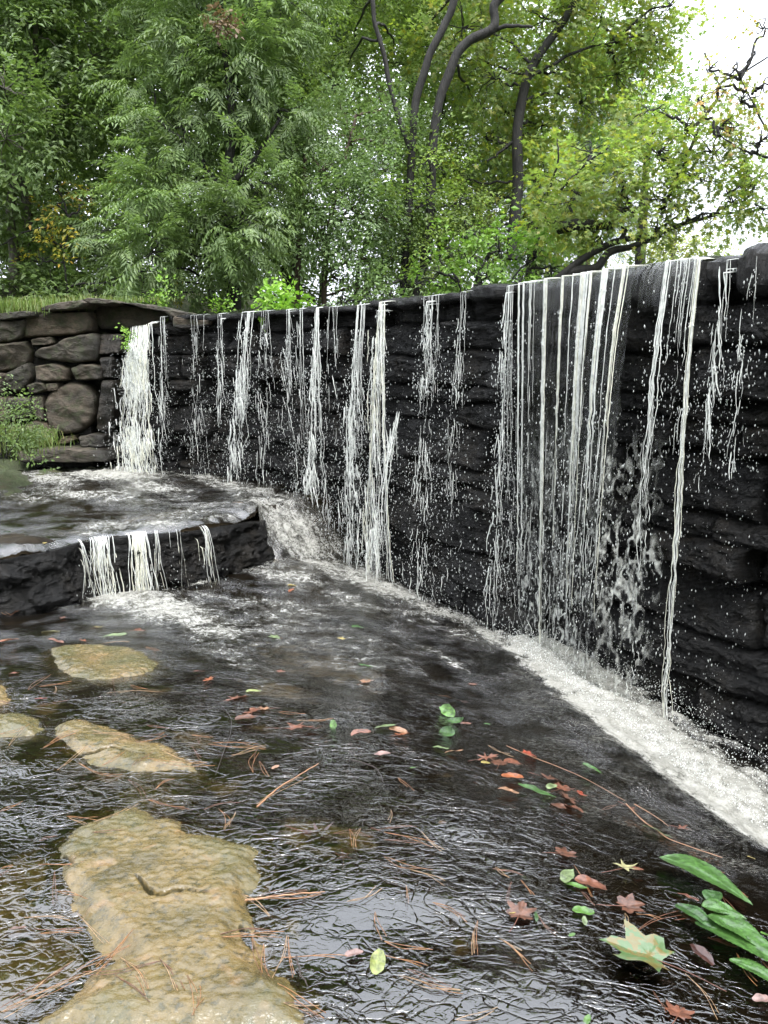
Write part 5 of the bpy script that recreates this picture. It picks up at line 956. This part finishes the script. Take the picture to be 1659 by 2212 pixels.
# ------------------------------------------------------------ pine needles and twigs
N7 = [(185,70,330,5),(400,5,580,20),(580,45,715,5),(340,140,530,190),(380,65,250,165),(555,210,640,295),(670,250,755,205),(440,145,540,90),(570,150,665,90),(640,120,930,150),(700,85,900,145),(830,60,870,130),(900,50,1150,75),(1000,105,1150,60),(1095,180,1120,95),(1120,130,1150,195),(1110,305,1330,180),(880,345,1040,305),(945,335,972,430),(1020,345,972,430),(650,290,820,345),(640,300,800,335),(410,400,600,315),(400,445,640,415),(290,370,430,385),(300,372,370,410),(170,475,250,462),(0,350,100,310),(165,588,370,570),(240,615,232,755),(250,700,380,728),(110,810,305,825),(150,860,370,865),(170,885,360,865),(335,800,475,930),(580,870,420,1060),(560,890,430,1040),(320,1000,120,1170),(310,1005,0,1215),(400,1040,20,1235),(460,1035,0,1238),(700,1010,360,1050),(330,1050,560,930),(520,985,640,1180),(500,1060,650,1185),(540,1000,630,1160),(690,990,770,1140),(700,1010,800,1130),(810,1070,840,1238),(865,1110,830,1238),(920,890,1190,885),(940,895,1230,880),(1000,885,1200,895),(1090,900,1170,1080),(1140,910,1180,1085),(1240,870,1170,1060),(1245,870,1265,1050),(1220,960,1500,960),(1045,710,1165,815),(1080,725,1330,680),(1150,715,1390,690),(1500,725,1650,660),(1440,425,1600,440),(1510,400,1540,490),(1560,400,1535,490),(1600,405,1655,410),(1190,1080,1400,1230),(1160,1140,1390,1200),(1180,1170,1380,1225),(1620,760,1650,890),(0,600,60,590),(0,632,50,600)]
N5 = [(20,505,30,540),(75,500,150,490),(40,545,150,495),(630,675,700,700),(440,660,560,655),(170,850,310,830),(120,870,220,800),(240,850,235,880),(490,815,500,890),(565,840,640,860),(700,870,460,880),(165,935,300,910),(0,1075,130,1030),(40,1130,100,1040),(0,915,40,920),(190,1130,340,1050),(400,1050,580,1080),(635,1030,730,1050),(590,1110,710,1070),(830,1080,920,1085),(860,1120,860,1075),(920,1110,1130,1130),(1000,1160,1150,1130),(1100,1190,1115,1140),(1200,960,1320,970),(1280,1000,1420,990),(1330,1000,1440,985),(0,650,80,640)]
N8 = [(30,320,25,380),(0,400,140,400),(0,420,220,470),(160,420,260,500),(0,460,170,465),(0,530,210,580),(110,580,260,650),(470,575,600,610),(590,625,650,700),(480,575,540,620),(550,640,525,720),(95,655,105,725),(210,725,360,810),(290,760,350,790),(405,800,405,960),(385,850,380,960),(660,780,750,860),(520,900,640,1020),(500,885,600,960),(0,890,210,930),(0,950,190,1005),(60,1040,330,1115),(100,1020,310,1110),(120,1060,340,1120),(310,1238,490,1175),(1060,870,1300,775),(1090,770,1200,800),(1040,770,1030,840),(850,680,910,740),(820,570,900,700),(450,45,560,90),(940,320,1000,300),(1250,540,1300,600),(1410,590,1470,600),(1460,700,1560,880),(1520,950,1610,1090),(1300,1040,1440,1230),(1160,1110,1220,1200),(60,180,130,240)]
NM = [col_m('needle_orange', (.27, .125, .045)), col_m('needle_tan', (.33, .21, .11)), col_m('needle_brown', (.14, .06, .03))]
ZONES = [(lambda x, y: y > 2060 and x < 720, 'orange pine needle heaped on the lower end of the largest rock'), (lambda x, y: 1740 < y and x < 260, 'orange pine needle along the left rim of the largest tan rock'), (lambda x, y: 1740 < y and x < 580, 'orange pine needle lying across the upper part of the largest rock'),
         (lambda x, y: 1520 < y < 1740 and x < 480, 'orange pine needle on and around the cracked tan rock'), (lambda x, y: y < 1520 and x < 480, 'reddish pine needle in the shallows near the oval tan rock'), (lambda x, y: y < 1740 and x < 860, 'orange pine needle stranded in the middle of the stream'),
         (lambda x, y: x < 860, 'orange pine needle in the rippled water right of the largest tan rock'), (lambda x, y: y > 2080, 'orange pine needle in the nearest rippled water bottom right'), (lambda x, y: x > 1330, 'brown pine needle near the leafy green sprig'), (lambda x, y: True, 'brown pine needle in the rippled film of the right foreground')]
segs = [(.5 * a, .5 * b + 1592.6, .5 * c, .5 * d + 1592.6) for a, b, c, d in N7] + [(.5 * a, .5 * b + 1061.8, .5 * c, .5 * d + 1061.8) for a, b, c, d in N5] + [(829.5 + .5 * a, .5 * b + 1592.6, 829.5 + .5 * c, .5 * d + 1592.6) for a, b, c, d in N8]
for i, (a, b, c, d) in enumerate(segs):
    p0, p1 = at_surf(a, b), at_surf(c, d); L = np.linalg.norm(p1 - p0); pr = np.array([-(p1 - p0)[1], (p1 - p0)[0], 0]) / L; bw = L * rng.normal(0, .06)
    side = L * rng.choice([-1, 1]) * rng.uniform(.02, .12); tip2 = p0 + (p1 - p0) * rng.uniform(.78, 1.02) + pr * side
    A = catmull([p1, (p0 + p1) / 2 + pr * bw, p0], 10)[:-1]; B = catmull([p0, (p0 + tip2) / 2 + pr * (bw + side * .3), tip2], 10); Q = np.vstack([A, B])
    onrock = .5 * (a + c) < 580 and .5 * (b + d) > 1540
    Q[:, 2] = zwater(Q[:, :2]) + (.026 if onrock else .010) + .004 * np.sin(np.linspace(0, 9, len(Q)) + i); 
    T = Tubes(); T.add(Q, .0007 + .0003 * rng.random(), 5); o = obj('pine_needle', T.mesh('pine_needle'), NM[i % 3 if i % 7 else 0])
    lab = next(l for f, l in ZONES if f(.5 * (a + c), .5 * (b + d))); ang = math.degrees(math.atan2(b - d, c - a)) % 180; Lp = math.hypot(c - a, d - b)
    z_l = lab; how = ('short ' if Lp < 55 else 'long ' if Lp > 90 else 'middle-length ') + ('level ' if ang < 14 or ang > 166 else 'upright ' if 65 < ang < 115 else 'rising ' if ang < 90 else 'falling ')
    lab = lab.replace('needle ', 'needle, ' + how.strip() + ', ', 1)
    tag(o, lab, 'pine needle', 'pine needles strewn over the wet rock, ' + z_l.split(' needle ')[1])
def twig(pts, r0, lab, mat, lift=.012):
    Q = obs_noise_path([at_surf(*p) for p in pts], 40, .004, 9); Q[:, 2] = np.maximum(Q[:, 2], zwater(Q[:, :2]) + lift); T = Tubes(); T.add(Q, np.linspace(r0, r0 * .5, 40), 6); tag(obj('fallen_twig', T.mesh('fallen_twig'), mat), lab, 'twig', 'fallen twigs')
TW = mat_plain('twig_dark', (.035, .024, .018), rough=.4); TW2 = mat_plain('twig_tan', (.32, .17, .09), rough=.4)
twig([(1515 / 2 + 0, 1651), (790, 1660), (815, 1672), (829, 1702)], .003, 'dark bent twig arching out of the water in the centre', TW, .02)
twig([(555, 1750), (600, 1710), (660, 1672), (688, 1655)], .003, 'pale straight stick left of the dark bent twig', TW2)
twig([(530, 1952), (590, 1945), (660, 1937), (700, 1935)], .003, 'pinkish stick touching the largest tan rock on its right', TW2)
twig([(1352, 1741), (1385, 1775), (1420, 1800), (1445, 1818), (1500, 1838), (1560, 1858)], .0022, 'long thin tan twig trailing across the slope to the right', TW2)
twig([(1370, 1742), (1410, 1765), (1445, 1790)], .0018, 'short tan twig beside the long thin one', TW2)
twig([(640, 2075), (650, 2110), (665, 2140)], .003, 'dark twig end beside the lower tip of the largest tan rock', TW)
twig([(1094, 1616), (1150, 1640), (1250, 1680), (1350, 1735)], .0015, 'fine brown runner along the brown leaf piles', TW2)
twig([(465, 1680), (500, 1560), (440, 1508), (350, 1500)], .0015, 'fine dark root in the shallows between the tan rocks', TW)
# ------------------------------------------------------------ woodland on the viewer's side, which shades the stream
VV, FF, n = [], [], 0; r = np.random.default_rng(5)
for a in np.linspace(-250, 70, 17):
    R0 = r.uniform(10.5, 14); cx, cy = R0 * math.sin(R(180 + a + 90)), R0 * math.cos(R(180 + a + 90)) 
    if cy > -1.5: continue
    N = 260; d = unit(r.normal(size=(N, 3))); P = np.array([cx, cy, 6.5]) + d * np.array([2.7, 2.7, 5.8]) * r.uniform(.6, 1.05, (N, 1)); v, f = sprays('broad', P, d, 3.2, r); VV.append(v); FF.append(f + n); n += len(v)
tag(obj('woodland', mesh_from('woodland', np.vstack(VV), np.vstack(FF), False), L_oak), 'woods standing round the near side of the stream, out of the picture', 'woodland', None, 'stuff')
